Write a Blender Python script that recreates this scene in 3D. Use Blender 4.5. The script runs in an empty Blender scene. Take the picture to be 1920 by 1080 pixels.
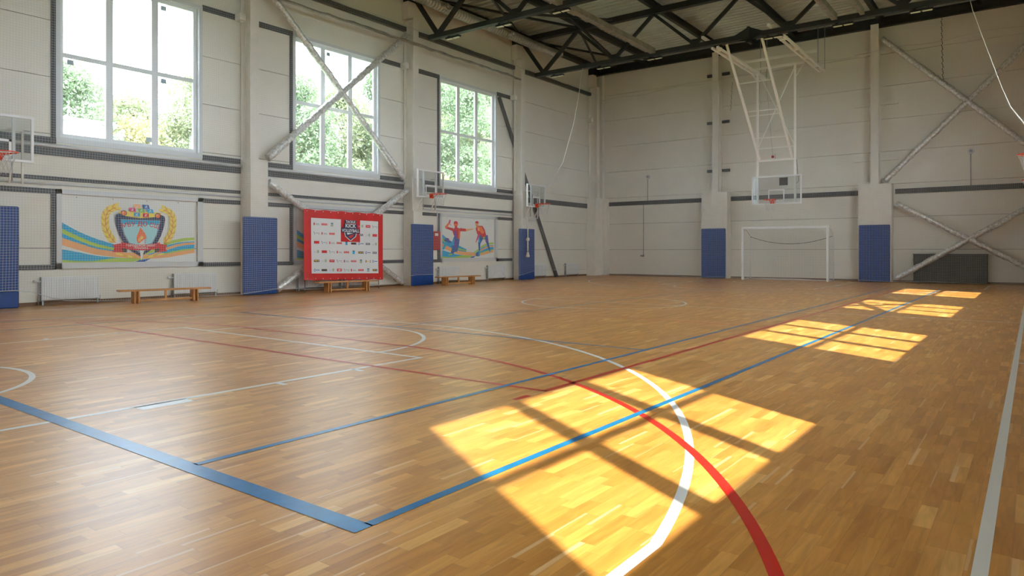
import bpy, math, random
from mathutils import Vector, Matrix
random.seed(7)
R = math.radians
scene = bpy.context.scene
col = scene.collection

# ------------------------------------------------------------------ camera
cd = bpy.data.cameras.new('camera'); cam = bpy.data.objects.new('camera', cd); col.objects.link(cam)
cam.location = (0, 0, 1.14); cam.rotation_euler = (R(90), 0, R(36.856))
cd.sensor_width = 36; cd.lens = 24.505; cd.shift_y = -0.03615; cd.clip_start = 0.05; cd.clip_end = 400
scene.camera = cam
# ------------------------------------------------------------------ world, sun, exposure
scene.view_settings.view_transform = 'Standard'; scene.view_settings.look = 'None'
scene.view_settings.gamma = 1.0; scene.view_settings.use_curve_mapping = False
scene.view_settings.exposure = 0.42
SKY_SHADE_SIDE, SKY_SUN_SIDE = 8.5, 14.0; SUN = 11.5
w = bpy.data.worlds.new('world'); scene.world = w; w.use_nodes = True
nt = w.node_tree; bg = nt.nodes['Background']
tc = nt.nodes.new('ShaderNodeTexCoord'); nz = nt.nodes.new('ShaderNodeTexNoise'); nz.inputs['Scale'].default_value = 2.2; nz.inputs['Detail'].default_value = 5
cr = nt.nodes.new('ShaderNodeValToRGB'); cr.color_ramp.elements[0].position = .35; cr.color_ramp.elements[1].position = .6
cr.color_ramp.elements[0].color = (.60, .77, 1, 1); cr.color_ramp.elements[1].color = (.94, .97, 1, 1)
nt.links.new(tc.outputs['Generated'], nz.inputs['Vector']); nt.links.new(nz.outputs['Fac'], cr.inputs['Fac'])
nt.links.new(cr.outputs['Color'], bg.inputs['Color']); sx = nt.nodes.new('ShaderNodeSeparateXYZ'); nt.links.new(tc.outputs['Generated'], sx.inputs[0])
mr = nt.nodes.new('ShaderNodeMapRange'); mr.interpolation_type = 'SMOOTHSTEP'      # the sky is brighter on the sun's side
mr.inputs['From Min'].default_value = -.35; mr.inputs['From Max'].default_value = .6
mr.inputs['To Min'].default_value = SKY_SHADE_SIDE; mr.inputs['To Max'].default_value = SKY_SUN_SIDE
nt.links.new(sx.outputs[0], mr.inputs['Value']); nt.links.new(mr.outputs[0], bg.inputs['Strength'])
sd = bpy.data.lights.new('sun', 'SUN'); sd.energy = SUN; sd.angle = R(0.6); sd.color = (1, .90, .74)
sun = bpy.data.objects.new('sun', sd); col.objects.link(sun)
sun.rotation_euler = Vector((-.5994, .3700, -1)).to_track_quat('-Z', 'Y').to_euler()
sun.location = (20, -12, 30)
scene.cycles.max_bounces = 10; scene.cycles.diffuse_bounces = 6; scene.cycles.glossy_bounces = 4
scene.cycles.transparent_max_bounces = 16; scene.cycles.sample_clamp_indirect = 8
scene.cycles.use_denoising = True

# ------------------------------------------------------------------ materials
def pmat(name, rgb, rough=.6, metal=0., var=0., vscale=4., bump=0., bscale=20., coat=0., spec=.5, emit=None):
    m = bpy.data.materials.new(name); m.use_nodes = True; n = m.node_tree; b = n.nodes['Principled BSDF']
    b.inputs['Base Color'].default_value = (*rgb, 1); b.inputs['Roughness'].default_value = rough
    b.inputs['Metallic'].default_value = metal; b.inputs['Specular IOR Level'].default_value = spec
    b.inputs['Coat Weight'].default_value = coat
    t = n.nodes.new('ShaderNodeTexCoord')
    if var:
        z = n.nodes.new('ShaderNodeTexNoise'); z.inputs['Scale'].default_value = vscale; z.inputs['Detail'].default_value = 4
        n.links.new(t.outputs['Object'], z.inputs['Vector'])
        r = n.nodes.new('ShaderNodeValToRGB'); r.color_ramp.elements[0].position = .3; r.color_ramp.elements[1].position = .7
        r.color_ramp.elements[0].color = tuple(max(0, c * (1 - var)) for c in rgb) + (1,)
        r.color_ramp.elements[1].color = tuple(min(1, c * (1 + var)) for c in rgb) + (1,)
        n.links.new(z.outputs['Fac'], r.inputs['Fac']); n.links.new(r.outputs['Color'], b.inputs['Base Color'])
    if bump:
        z = n.nodes.new('ShaderNodeTexNoise'); z.inputs['Scale'].default_value = bscale; z.inputs['Detail'].default_value = 3
        n.links.new(t.outputs['Object'], z.inputs['Vector'])
        u = n.nodes.new('ShaderNodeBump'); u.inputs['Strength'].default_value = bump; u.inputs['Distance'].default_value = .02
        n.links.new(z.outputs['Fac'], u.inputs['Height']); n.links.new(u.outputs['Normal'], b.inputs['Normal'])
    if emit:
        b.inputs['Emission Color'].default_value = (*emit[0], 1); b.inputs['Emission Strength'].default_value = emit[1]
    return m

def wall_mat():
    m = pmat('ribbed_panel', (.80, .77, .685), .55, var=.03, vscale=.8)
    n = m.node_tree; b = n.nodes['Principled BSDF']
    t = n.nodes['Texture Coordinate']
    wv = n.nodes.new('ShaderNodeTexWave'); wv.bands_direction = 'Z'; wv.inputs['Scale'].default_value = 6.3
    n.links.new(t.outputs['Object'], wv.inputs['Vector'])
    u = n.nodes.new('ShaderNodeBump'); u.inputs['Strength'].default_value = .25; u.inputs['Distance'].default_value = .004
    n.links.new(wv.outputs['Fac'], u.inputs['Height']); n.links.new(u.outputs['Normal'], b.inputs['Normal'])
    return m

def floor_mat():
    m = bpy.data.materials.new('oak_block_parquet'); m.use_nodes = True; n = m.node_tree; L = n.links; b = n.nodes['Principled BSDF']
    def N(t, **k):
        x = n.nodes.new(t)
        for a, v in k.items(): setattr(x, a, v)
        return x
    def M(op, a, c=None):
        x = N('ShaderNodeMath', operation=op)
        for i, v in enumerate((a, c)):
            if v is None: continue
            if isinstance(v, (int, float)): x.inputs[i].default_value = v
            else: L.new(v, x.inputs[i])
        return x.outputs[0]
    t = N('ShaderNodeTexCoord'); s = N('ShaderNodeSeparateXYZ'); L.new(t.outputs['Object'], s.inputs[0])
    x, y = s.outputs[0], s.outputs[1]
    xs = M('DIVIDE', x, .068); row = M('FLOOR', xs)
    wn = N('ShaderNodeTexWhiteNoise', noise_dimensions='1D'); L.new(row, wn.inputs['W'])
    wl = N('ShaderNodeTexWhiteNoise', noise_dimensions='1D'); L.new(M('ADD', row, 37.3), wl.inputs['W'])
    ln = M('ADD', M('MULTIPLY', wl.outputs['Value'], .16), .27)
    ys = M('ADD', M('DIVIDE', y, ln), M('MULTIPLY', wn.outputs['Value'], 9.))
    cell = M('FLOOR', ys)
    c = N('ShaderNodeCombineXYZ'); L.new(row, c.inputs[0]); L.new(cell, c.inputs[1])
    w2 = N('ShaderNodeTexWhiteNoise', noise_dimensions='2D'); L.new(c.outputs[0], w2.inputs['Vector'])
    r = N('ShaderNodeValToRGB'); e = r.color_ramp.elements
    e[0].position = 0; e[0].color = (.50, .215, .040, 1)
    e[1].position = 1; e[1].color = (.80, .46, .14, 1)
    for p, cc in ((.3, (.575, .262, .053, 1)), (.7, (.625, .295, .064, 1)), (.93, (.69, .345, .082, 1))):
        q = e.new(p); q.color = cc
    L.new(w2.outputs['Value'], r.inputs['Fac'])
    # grain, drifting from block to block
    g = N('ShaderNodeCombineXYZ')
    L.new(M('ADD', M('MULTIPLY', x, 26), M('MULTIPLY', w2.outputs['Value'], 50)), g.inputs[0]); L.new(M('MULTIPLY', y, 2.6), g.inputs[1])
    nz = N('ShaderNodeTexNoise'); nz.inputs['Scale'].default_value = 1.; nz.inputs['Detail'].default_value = 5; nz.inputs['Distortion'].default_value = 1.2
    L.new(g.outputs[0], nz.inputs['Vector'])
    gr = N('ShaderNodeValToRGB'); gr.color_ramp.elements[0].position = .3; gr.color_ramp.elements[1].position = .65
    gr.color_ramp.elements[0].color = (.80, .77, .72, 1); gr.color_ramp.elements[1].color = (1.08, 1.08, 1.08, 1)
    L.new(nz.outputs['Fac'], gr.inputs['Fac'])
    mx = N('ShaderNodeMix', data_type='RGBA', blend_type='MULTIPLY'); mx.inputs['Factor'].default_value = 1
    L.new(r.outputs['Color'], mx.inputs['A']); L.new(gr.outputs['Color'], mx.inputs['B'])
    # pale sapwood along one edge of some blocks
    fx = M('FRACT', xs); fy_ = M('FRACT', ys)
    c2 = N('ShaderNodeCombineXYZ'); L.new(M('ADD', row, 211.), c2.inputs[0]); L.new(M('ADD', cell, 57.), c2.inputs[1])
    w3 = N('ShaderNodeTexWhiteNoise', noise_dimensions='2D'); L.new(c2.outputs[0], w3.inputs['Vector'])
    sel = M('GREATER_THAN', w3.outputs['Value'], .86)
    edge = M('LESS_THAN', M('ADD', fx, M('MULTIPLY', nz.outputs['Fac'], .25)), M('ADD', M('MULTIPLY', w2.outputs['Value'], .35), .17))
    mx2 = N('ShaderNodeMix', data_type='RGBA'); L.new(M('MULTIPLY', M('MULTIPLY', sel, edge), .55), mx2.inputs['Factor'])
    L.new(mx.outputs['Result'], mx2.inputs['A']); mx2.inputs['B'].default_value = (.80, .56, .30, 1)
    # joints
    ex = M('LESS_THAN', fx, .035); ey = M('LESS_THAN', fy_, .008)
    jt = M('MULTIPLY', M('MAXIMUM', ex, ey), .28)
    mx3 = N('ShaderNodeMix', data_type='RGBA'); L.new(jt, mx3.inputs['Factor']); L.new(mx2.outputs['Result'], mx3.inputs['A'])
    mx3.inputs['B'].default_value = (.16, .075, .025, 1)
    L.new(mx3.outputs['Result'], b.inputs['Base Color'])
    # lacquer: mildly uneven gloss
    b.inputs['Roughness'].default_value = .32
    b.inputs['Specular IOR Level'].default_value = .75
    g4 = N('ShaderNodeCombineXYZ'); L.new(M('MULTIPLY', x, 14), g4.inputs[0]); L.new(M('MULTIPLY', y, 1.2), g4.inputs[1])
    n4 = N('ShaderNodeTexNoise'); n4.inputs['Scale'].default_value = 1.; n4.inputs['Detail'].default_value = 2; L.new(g4.outputs[0], n4.inputs['Vector'])
    u = N('ShaderNodeBump'); u.inputs['Strength'].default_value = .08; u.inputs['Distance'].default_value = .01
    L.new(n4.outputs['Fac'], u.inputs['Height']); L.new(u.outputs['Normal'], b.inputs['Normal'])
    return m

def glass_mat(name, tint=(1, 1, 1), ior=1.45, haze=0.):
    m = bpy.data.materials.new(name); m.use_nodes = True; n = m.node_tree
    for x in list(n.nodes):
        if x.type != 'OUTPUT_MATERIAL': n.nodes.remove(x)
    o = [x for x in n.nodes if x.type == 'OUTPUT_MATERIAL'][0]
    tr = n.nodes.new('ShaderNodeBsdfTransparent'); tr.inputs['Color'].default_value = (*tint, 1)
    gl = n.nodes.new('ShaderNodeBsdfGlossy'); gl.inputs['Roughness'].default_value = .03
    fr = n.nodes.new('ShaderNodeFresnel'); fr.inputs['IOR'].default_value = ior
    ge = n.nodes.new('ShaderNodeNewGeometry'); io = n.nodes.new('ShaderNodeMix'); io.inputs[2].default_value = ior; io.inputs[3].default_value = 1 / ior
    n.links.new(ge.outputs['Backfacing'], io.inputs[0]); n.links.new(io.outputs[0], fr.inputs['IOR'])   # same reflectance on both faces of the thin sheet
    mx = n.nodes.new('ShaderNodeMixShader'); n.links.new(fr.outputs[0], mx.inputs[0]); n.links.new(tr.outputs[0], mx.inputs[1]); n.links.new(gl.outputs[0], mx.inputs[2])
    out = mx
    if haze:
        df = n.nodes.new('ShaderNodeBsdfDiffuse'); df.inputs['Color'].default_value = (.75, .78, .8, 1)
        m2 = n.nodes.new('ShaderNodeMixShader'); m2.inputs[0].default_value = haze
        n.links.new(mx.outputs[0], m2.inputs[1]); n.links.new(df.outputs[0], m2.inputs[2]); out = m2
    n.links.new(out.outputs[0], o.inputs['Surface']); return m

M_ = {}
M_['wall'] = wall_mat()
M_['floor'] = floor_mat()
M_['gap'] = pmat('dark_sealant', (.10, .10, .09), .9)
M_['deck'] = pmat('galvanised_deck', (.60, .60, .53), .38, .45, var=.08, vscale=1.5)
M_['steel'] = pmat('black_painted_steel', (.016, .018, .018), .5, var=.3, vscale=3)
M_['girt'] = pmat('dark_grey_channel', (.075, .078, .08), .5, .3, var=.15)
M_['column'] = pmat('cream_painted_steel', (.80, .765, .69), .5, var=.03)
M_['white'] = pmat('white_enamel', (.80, .80, .79), .35)
M_['hoist'] = pmat('bright_white_paint', (.90, .88, .83), .4)
M_['frame'] = pmat('white_window_profile', (.74, .76, .78), .35)
M_['casing'] = pmat('pale_grey_flashing', (.66, .68, .69), .4)
M_['glass'] = glass_mat('window_glass', (.97, .99, .985))
M_['acryl'] = glass_mat('backboard_glass', (.92, .94, .94), 1.45, .04)
M_['sticker'] = pmat('grey_blue_sticker', (.38, .47, .52), .6)
M_['pad'] = pmat('royal_blue_vinyl', (.005, .050, .235), .45, var=.12, vscale=6, bump=.15, bscale=5)
M_['foil'] = pmat('crinkled_silver_foil', (.80, .78, .74), .30, .6, var=.35, vscale=16, bump=1.0, bscale=22)
M_['duct'] = pmat('spiral_duct_metal', (.60, .60, .56), .32, .9, var=.1, vscale=4)
M_['net'] = pmat('white_net_cord', (.60, .61, .60), .9)
M_['red'] = pmat('red_banner_vinyl', (.62, .022, .022), .42, var=.1, vscale=3)
M_['whitevinyl'] = pmat('white_banner_vinyl', (.72, .74, .76), .5, var=.02, vscale=2)
M_['orange'] = pmat('orange_rim_paint', (.80, .07, .012), .4)
M_['bench'] = pmat('varnished_pine', (.56, .27, .085), .35, var=.18, vscale=7)
M_['rad'] = pmat('white_radiator_enamel', (.78, .79, .79), .35)
M_['pipe'] = pmat('grey_pipe_metal', (.35, .36, .36), .4, .5)
M_['base'] = pmat('brown_skirting_wood', (.19, .10, .045), .45, var=.15, vscale=5)
M_['redbox'] = pmat('red_cabinet_paint', (.42, .02, .02), .4)
M_['grill'] = pmat('dark_grey_mat_fabric', (.07, .068, .06), .8, var=.2)
M_['black'] = pmat('black_plastic', (.012, .012, .012), .5)
M_['lens'] = pmat('lamp_diffuser', (.82, .84, .70), .35)
M_['zinc'] = pmat('weathered_zinc_tray', (.30, .275, .23), .5, .4, var=.25, vscale=5)
M_['lwhite'] = pmat('white_line_paint', (.74, .75, .73), .30)
M_['lblue'] = pmat('blue_line_paint', (.008, .15, .34), .28, var=.18, vscale=9)
M_['lred'] = pmat('red_line_paint', (.56, .020, .014), .28, var=.05)
M_['rope'] = pmat('off_white_rope', (.72, .70, .64), .9, bump=.4, bscale=60)
M_['bark'] = pmat('grey_bark', (.16, .13, .10), .9, var=.3)
M_['grass'] = pmat('grass_ground', (.10, .16, .05), .95, var=.3, vscale=.4)
M_['screen'] = pmat('dark_display_glass', (.045, .035, .035), .25)
for k, c in dict(sky=(.02, .42, .72), lime=(.45, .66, .10), peach=(.92, .46, .18), yellow=(.92, .74, .14), gold=(.80, .50, .06),
                 navy=(.03, .045, .12), pale=(.42, .76, .82), crimson=(.70, .03, .04), flame=(.92, .20, .05), lilac=(.50, .50, .68),
                 green=(.20, .55, .10), purple=(.20, .08, .40), dblue=(.03, .14, .45), magenta=(.75, .05, .22), print=(.80, .82, .80),
                 ink=(.03, .03, .045), brown=(.07, .045, .03), olive=(.42, .47, .30), steelgrey=(.32, .34, .36)).items():
    M_[k] = pmat('print_' + k, c, .5)
def leaf_mat(name, c):
    m = pmat(name, c, .6, var=.35, vscale=1.2)
    n = m.node_tree; b = n.nodes['Principled BSDF']
    o = [x for x in n.nodes if x.type == 'OUTPUT_MATERIAL'][0]
    t = n.nodes.new('ShaderNodeBsdfTranslucent'); t.inputs['Color'].default_value = (c[0] * 1.2, c[1] * 1.2, c[2], 1)
    x = n.nodes.new('ShaderNodeMixShader'); x.inputs[0].default_value = .35
    n.links.new(b.outputs[0], x.inputs[1]); n.links.new(t.outputs[0], x.inputs[2]); n.links.new(x.outputs[0], o.inputs['Surface'])
    return m
M_['leafA'] = leaf_mat('birch_leaves', (.29, .33, .21)); M_['leafB'] = leaf_mat('linden_leaves', (.20, .27, .17)); M_['leafC'] = leaf_mat('yellowing_leaves', (.38, .36, .20))

# ------------------------------------------------------------------ mesh builder
class MB:
    def __init__(s): s.v = []; s.f = []; s.mi = []; s.m = 0; s.sm = []; s.smooth = False
    def add(s, vs, fs):
        o = len(s.v); s.v += [tuple(p) for p in vs]
        for f in fs: s.f.append(tuple(o + i for i in f)); s.mi.append(s.m); s.sm.append(s.smooth)
        return s
    def box(s, x0, x1, y0, y1, z0, z1):
        x0, x1 = sorted((x0, x1)); y0, y1 = sorted((y0, y1)); z0, z1 = sorted((z0, z1))
        return s.add([(x0,y0,z0),(x1,y0,z0),(x1,y1,z0),(x0,y1,z0),(x0,y0,z1),(x1,y0,z1),(x1,y1,z1),(x0,y1,z1)],
                     [(0,3,2,1),(4,5,6,7),(0,1,5,4),(1,2,6,5),(2,3,7,6),(3,0,4,7)])
    def rbox(s, x0, x1, y0, y1, z0, z1, r):
        # box with chamfered edges
        x0, x1 = sorted((x0, x1)); y0, y1 = sorted((y0, y1)); z0, z1 = sorted((z0, z1))
        vs = []; idx = {}
        for i, (a, sa) in enumerate(((x0, 1), (x1, -1))):
            for j, (b, sb) in enumerate(((y0, 1), (y1, -1))):
                for k, (c, sc) in enumerate(((z0, 1), (z1, -1))):
                    for q in range(3):
                        p = [a + sa * r, b + sb * r, c + sc * r]; p[q] = (a, b, c)[q]
                        idx[i, j, k, q] = len(vs); vs.append(p)
        g = lambda i, j, k, q: idx[i, j, k, q]
        fs = []
        for q in range(3):
            o = [0, 1, 2]; o.remove(q); u, v = o
            for sgn in (0, 1):
                ring = []
                for (a, b) in ((0, 0), (1, 0), (1, 1), (0, 1)):
                    t = [0, 0, 0]; t[q] = sgn; t[u] = a; t[v] = b; ring.append(g(*t, q))
                fs.append(ring)
            # edges along axis q
            for a in (0, 1):
                for b in (0, 1):
                    t0 = [0, 0, 0]; t0[u] = a; t0[v] = b; t1 = list(t0); t0[q] = 0; t1[q] = 1
                    fs.append([g(*t0, u), g(*t1, u), g(*t1, v), g(*t0, v)])
        for i in (0, 1):
            for j in (0, 1):
                for k in (0, 1): fs.append([g(i, j, k, 0), g(i, j, k, 1), g(i, j, k, 2)])
        return s.add(vs, fs)
    def bar(s, p, q, w, h=None, up=(0, 0, 1)):
        p, q = Vector(p), Vector(q); h = h or w; d = (q - p).normalized(); u = Vector(up)
        if abs(d.dot(u)) > .98: u = Vector((1, 0, 0))
        a = d.cross(u).normalized() * w / 2; b = a.cross(d).normalized() * h / 2
        vs = [p - a - b, p + a - b, p + a + b, p - a + b, q - a - b, q + a - b, q + a + b, q - a + b]
        return s.add(vs, [(0,3,2,1),(4,5,6,7),(0,1,5,4),(1,2,6,5),(2,3,7,6),(3,0,4,7)])
    def tube(s, pts, r, n=8, caps=True, radii=None):
        pts = [Vector(p) for p in pts]; sm = s.smooth; s.smooth = True
        d0 = (pts[1] - pts[0]).normalized(); u = Vector((0, 0, 1)) if abs(d0.z) < .9 else Vector((1, 0, 0))
        vs = []
        for i, p in enumerate(pts):
            d = (pts[min(i + 1, len(pts) - 1)] - pts[max(i - 1, 0)]).normalized()
            a = d.cross(u)
            if a.length < 1e-4: a = d.cross(Vector((0, 1, 0)))
            a.normalize(); b = a.cross(d).normalized(); rr = radii[i] if radii else r
            for k in range(n):
                t = 2 * math.pi * k / n; vs.append(p + a * math.cos(t) * rr + b * math.sin(t) * rr)
        fs = []
        for i in range(len(pts) - 1):
            for k in range(n):
                fs.append((i*n+k, i*n+(k+1)%n, (i+1)*n+(k+1)%n, (i+1)*n+k))
        s.add(vs, fs); s.smooth = sm
        if caps:
            o = len(s.v) - len(vs)
            s.f.append(tuple(o + k for k in range(n))[::-1]); s.mi.append(s.m); s.sm.append(False)
            e = o + (len(pts) - 1) * n; s.f.append(tuple(e + k for k in range(n))); s.mi.append(s.m); s.sm.append(False)
        return s
    def quad(s, a, b, c, d): return s.add([a, b, c, d], [(0, 1, 2, 3)])
    def build(s, name, mats, parent=None):
        me = bpy.data.meshes.new(name); me.from_pydata(s.v, [], s.f)
        for m in (mats if isinstance(mats, (list, tuple)) else [mats]): me.materials.append(M_[m] if isinstance(m, str) else m)
        me.polygons.foreach_set('material_index', s.mi); me.polygons.foreach_set('use_smooth', s.sm); me.update()
        o = bpy.data.objects.new(name, me); col.objects.link(o)
        if parent:
            o.parent = parent
            o.matrix_parent_inverse = Matrix.Translation(-parent.location)
        return o

def thing(name, label, cat, loc, group=None):
    o = bpy.data.objects.new(name, None); o.empty_display_size = .1; col.objects.link(o); o.location = loc
    o['label'] = label; o['category'] = cat
    if group: o['group'] = group
    return o
def tag(o, label, cat, group=None, kind=None):
    o['label'] = label; o['category'] = cat
    if group: o['group'] = group
    if kind: o['kind'] = kind
    return o
def struct(o, label=None):
    o['kind'] = 'structure'
    if label: o['label'] = label
    return o
def copy_thing(root, loc, label, group=None):
    r = root.copy(); col.objects.link(r); r.location = loc; r['label'] = label
    if group: r['group'] = group
    for ch in list(root.children):
        c = ch.copy(); col.objects.link(c); c.parent = r
        c.matrix_parent_inverse = ch.matrix_parent_inverse.copy()
        for g in ch.children:
            d = g.copy(); col.objects.link(d); d.parent = c
            d.matrix_parent_inverse = g.matrix_parent_inverse.copy()
    return r

# ------------------------------------------------------------------ the shell
XL, XR, YF, YB, ZT = -16.68, 1.0, 29.0, -1.9, 9.95
OFF = MB()
def holes_cells(a0, a1, zs, holes):
    out = []
    for z0, z1 in zip(zs[:-1], zs[1:]):
        cuts = sorted({z0, z1} | {h[k] for h in holes for k in (2, 3) if z0 < h[k] < z1})
        for c0, c1 in zip(cuts[:-1], cuts[1:]):
            segs = [(a0, a1)]
            for h in holes:
                if h[2] < c1 - 1e-6 and h[3] > c0 + 1e-6:
                    n = []
                    for s0, s1 in segs:
                        if h[1] <= s0 or h[0] >= s1: n.append((s0, s1)); continue
                        if h[0] > s0: n.append((s0, h[0]))
                        if h[1] < s1: n.append((h[1], s1))
                    segs = n
            for s0, s1 in segs: out.append((s0, s1, c0 + (.006 if c0 == z0 and z0 > 0 else 0), c1 - (.006 if c1 == z1 and z1 < ZT else 0)))
    return out
ZS = [0, 1.2, 2.4, 3.62, 4.83, 6.03, 7.25, 8.45, ZT]
LWIN = [0.2 - .07, 6.12, 12.04, 18.06]               # y of the left edge of each window opening, left wall
RWIN = [-.0 + .56, 6.58, 12.56, 18.56, ]             # right wall
WH = (3.56, 7.19)
def panel_wall(name, side):
    mb = MB()
    if side == 'left': holes = [(y, y + 3.12, *WH) for y in LWIN]; a0, a1 = YB, YF
    elif side == 'right': holes = [(y, y + 3.04, *WH) for y in RWIN]; a0, a1 = YB, YF
    else: holes = []; a0, a1 = XL - .2, XR + .3
    for s0, s1, z0, z1 in holes_cells(a0, a1, ZS, holes):
        if side == 'left': mb.box(XL - .12, XL, s0, s1, z0, z1)
        elif side == 'right': mb.box(XR, XR + .14, s0, s1, z0, z1)
        elif side == 'far': mb.box(s0, s1, YF, YF + .12, z0, z1)
        else: mb.box(s0, s1, YB - .12, YB, z0, z1)
    mb.m = 1
    for s0, s1, z0, z1 in holes_cells(a0, a1, [0, ZT], holes):
        z1_ = z1 + .3 if z1 > 9 else z1
        if side == 'left': mb.box(XL - .16, XL - .1, s0, s1, z0, z1_)
        elif side == 'right': mb.box(XR + .12, XR + .17, s0, s1, z0, z1_)
        elif side == 'far': mb.box(s0, s1, YF + .1, YF + .16, z0, z1_)
        else: mb.box(s0, s1, YB - .16, YB - .1, z0, z1_)
    return struct(mb.build(name, ['wall', 'gap']))
for s in ('left', 'right', 'far', 'back'): panel_wall('wall_' + s, s)
fl = MB().box(XL - .2, XR + .3, YB - .2, YF + .2, -.12, 0).build('floor', 'floor'); struct(fl)
# corrugated roof deck
mb = MB(); pitch = .30; y = YB - .2; prof = []
while y < YF + .2:
    prof += [(y, 9.86), (y + .10, 9.86), (y + .135, 9.99), (y + .265, 9.99)]; y += pitch
prof.append((y, 9.86))
x0, x1 = XL - .2, XR + .3; vs = []; fs = []
for (py, pz) in prof: vs += [(x0, py, pz), (x1, py, pz)]
for i in range(len(prof) - 1): fs.append((2*i, 2*i+2, 2*i+3, 2*i+1))
mb.add(vs, fs); mb.box(x0, x1, YB - .2, YF + .2, 10.0, 10.25)
struct(mb.build('ceiling', 'deck'))
mb = MB().box(XL, XL + .02, YB, YF, 0, .07); struct(mb.build('baseboard_left', 'base'))
mb = MB().box(XL, XR, YF - .02, YF, 0, .07); struct(mb.build('baseboard_far', 'base'))
mb = MB().box(XR - .02, XR, YB, YF, 0, .07); struct(mb.build('baseboard_right', 'base'))

# windows
def window(n, side, y0, width, stickers=()):
    z0, z1 = WH; y1 = y0 + width
    xi, sg = (XL, -1) if side == 'left' else (XR, 1)
    root = bpy.data.objects.new('window_%d' % n, None); col.objects.link(root); root.location = (xi, (y0 + y1) / 2, z0); struct(root)
    def X(d): return xi + sg * d
    # casing on the wall face and the reveal lining
    c = MB(); t = .075; p = -.018
    c.box(X(p), X(0), y0 - t, y1 + t, z0 - .11, z0); c.box(X(p), X(0), y0 - t, y1 + t, z1, z1 + t)
    c.box(X(p), X(0), y0 - t, y0, z0, z1); c.box(X(p), X(0), y1, y1 + t, z0, z1)
    c.box(X(p), X(.15), y0 - .001, y0 + .012, z0, z1); c.box(X(p), X(.15), y1 - .012, y1 + .001, z0, z1)
    c.box(X(p), X(.15), y0, y1, z0 - .001, z0 + .012); c.box(X(p), X(.15), y0, y1, z1 - .012, z1 + .001)
    c.build('casing', 'casing', root)
    f = MB(); a, b = .085, .145; w = .10; m = .15; zc = 5.375
    yy0, yy1, zz0, zz1 = y0 + .012, y1 - .012, z0 + .012, z1 - .012
    f.box(X(a), X(b), yy0, yy1, zz0, zz0 + w); f.box(X(a), X(b), yy0, yy1, zz1 - w + .02, zz1)
    f.box(X(a), X(b), yy0, yy0 + w - .01, zz0 + w, zz1 - w + .02); f.box(X(a), X(b), yy1 - w, yy1, zz0 + w, zz1 - w + .02)
    g0, g1 = yy0 + w - .01, yy1 - w; pw = (g1 - g0 - 2 * m) / 3
    for k in (1, 2): f.box(X(a), X(b), g0 + k * pw + (k - 1) * m, g0 + k * (pw + m), zz0 + w, zz1 - w + .02)
    for k in range(3): f.box(X(a + .006), X(b), g0 + k * (pw + m), g0 + k * (pw + m) + pw, zc - .048, zc + .048)
    f.build('window_frame', 'frame', root)
    for k in range(3):
        ya = g0 + k * (pw + m); yb = ya + pw
        for j, (za, zb) in enumerate(((zz0 + w, zc - .035), (zc + .035, zz1 - w + .02))):
            gl = MB().box(X(.113), X(.119), ya - .01, yb + .01, za - .01, zb + .01).build('pane', 'glass', root)
            for (pk, pj, fy_, fz_) in stickers:
                if pk == k and pj == j:
                    cy, cz = ya + fy_ * pw, za + fz_ * (zb - za)
                    MB().box(X(.110), X(.1125), cy, cy + .13, cz, cz + .11).build('sticker', 'sticker', gl)
window(1, 'left', LWIN[1], 3.12, ((0, 0, .10, .91), (2, 0, .09, .90), (2, 1, .09, .90), (1, 0, .86, .03)))
window(2, 'left', LWIN[2], 3.12, ((1, 1, .08, .90),))
window(3, 'left', LWIN[3], 3.12)
window(4, 'left', LWIN[0], 3.12)
for i, y in enumerate(RWIN): window(5 + i, 'right', y, 3.04)

# dark channels and pipes across the left wall
trim_n = [0]
def trim(mb, mat, label=None):
    trim_n[0] += 1; return struct(mb.build('trim_%d' % trim_n[0], mat), label)
CY = [4.42, 10.48, 16.38, 22.36, 28.3]      # left columns
for i in range(3):
    ya, yb = CY[i] + .13, CY[i + 1] - .13; w0 = LWIN[i + 1] - .075; w1 = w0 + 3.27
    P = XL + .035
    for (s0, s1) in ((ya, w0), (w1, yb)):
        trim(MB().box(XL, P, s0, s1, 3.42, 3.55), 'girt'); trim(MB().box(XL, P, s0, s1, 7.16, 7.30), 'girt')
        trim(MB().box(XL, P, s0, s1, 2.35, 2.46), 'girt'); trim(MB().box(XL, P, s0, s1, .745, .85), 'girt')
    trim(MB().box(XL, P, w0 - .09, w0 - .005, 3.55, 7.16), 'girt'); trim(MB().box(XL, P, w0 - .09, w0 - .005, .85, 2.35), 'girt')
    trim(MB().box(XL, XL + .05, ya, yb, 3.17, 3.32), 'girt'); trim(MB().box(XL, P, ya, yb, 2.64, 2.72), 'girt')
    trim(MB().tube([(XL + .06, ya, 3.365), (XL + .06, yb, 3.365)], .04), 'casing')
    trim(MB().tube([(XL + .04, ya, 2.555), (XL + .04, yb, 2.555)], .022), 'casing')
trim(MB().box(XL, XL + .06, 22.6, 28.1, 3.13, 3.33), 'girt')
for a, b in ((-16.3, -11.33), (-10.2, -5.28), (-4.1, .6)): trim(MB().box(a, b, YF - .06, YF, 3.24, 3.42), 'girt')

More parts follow.
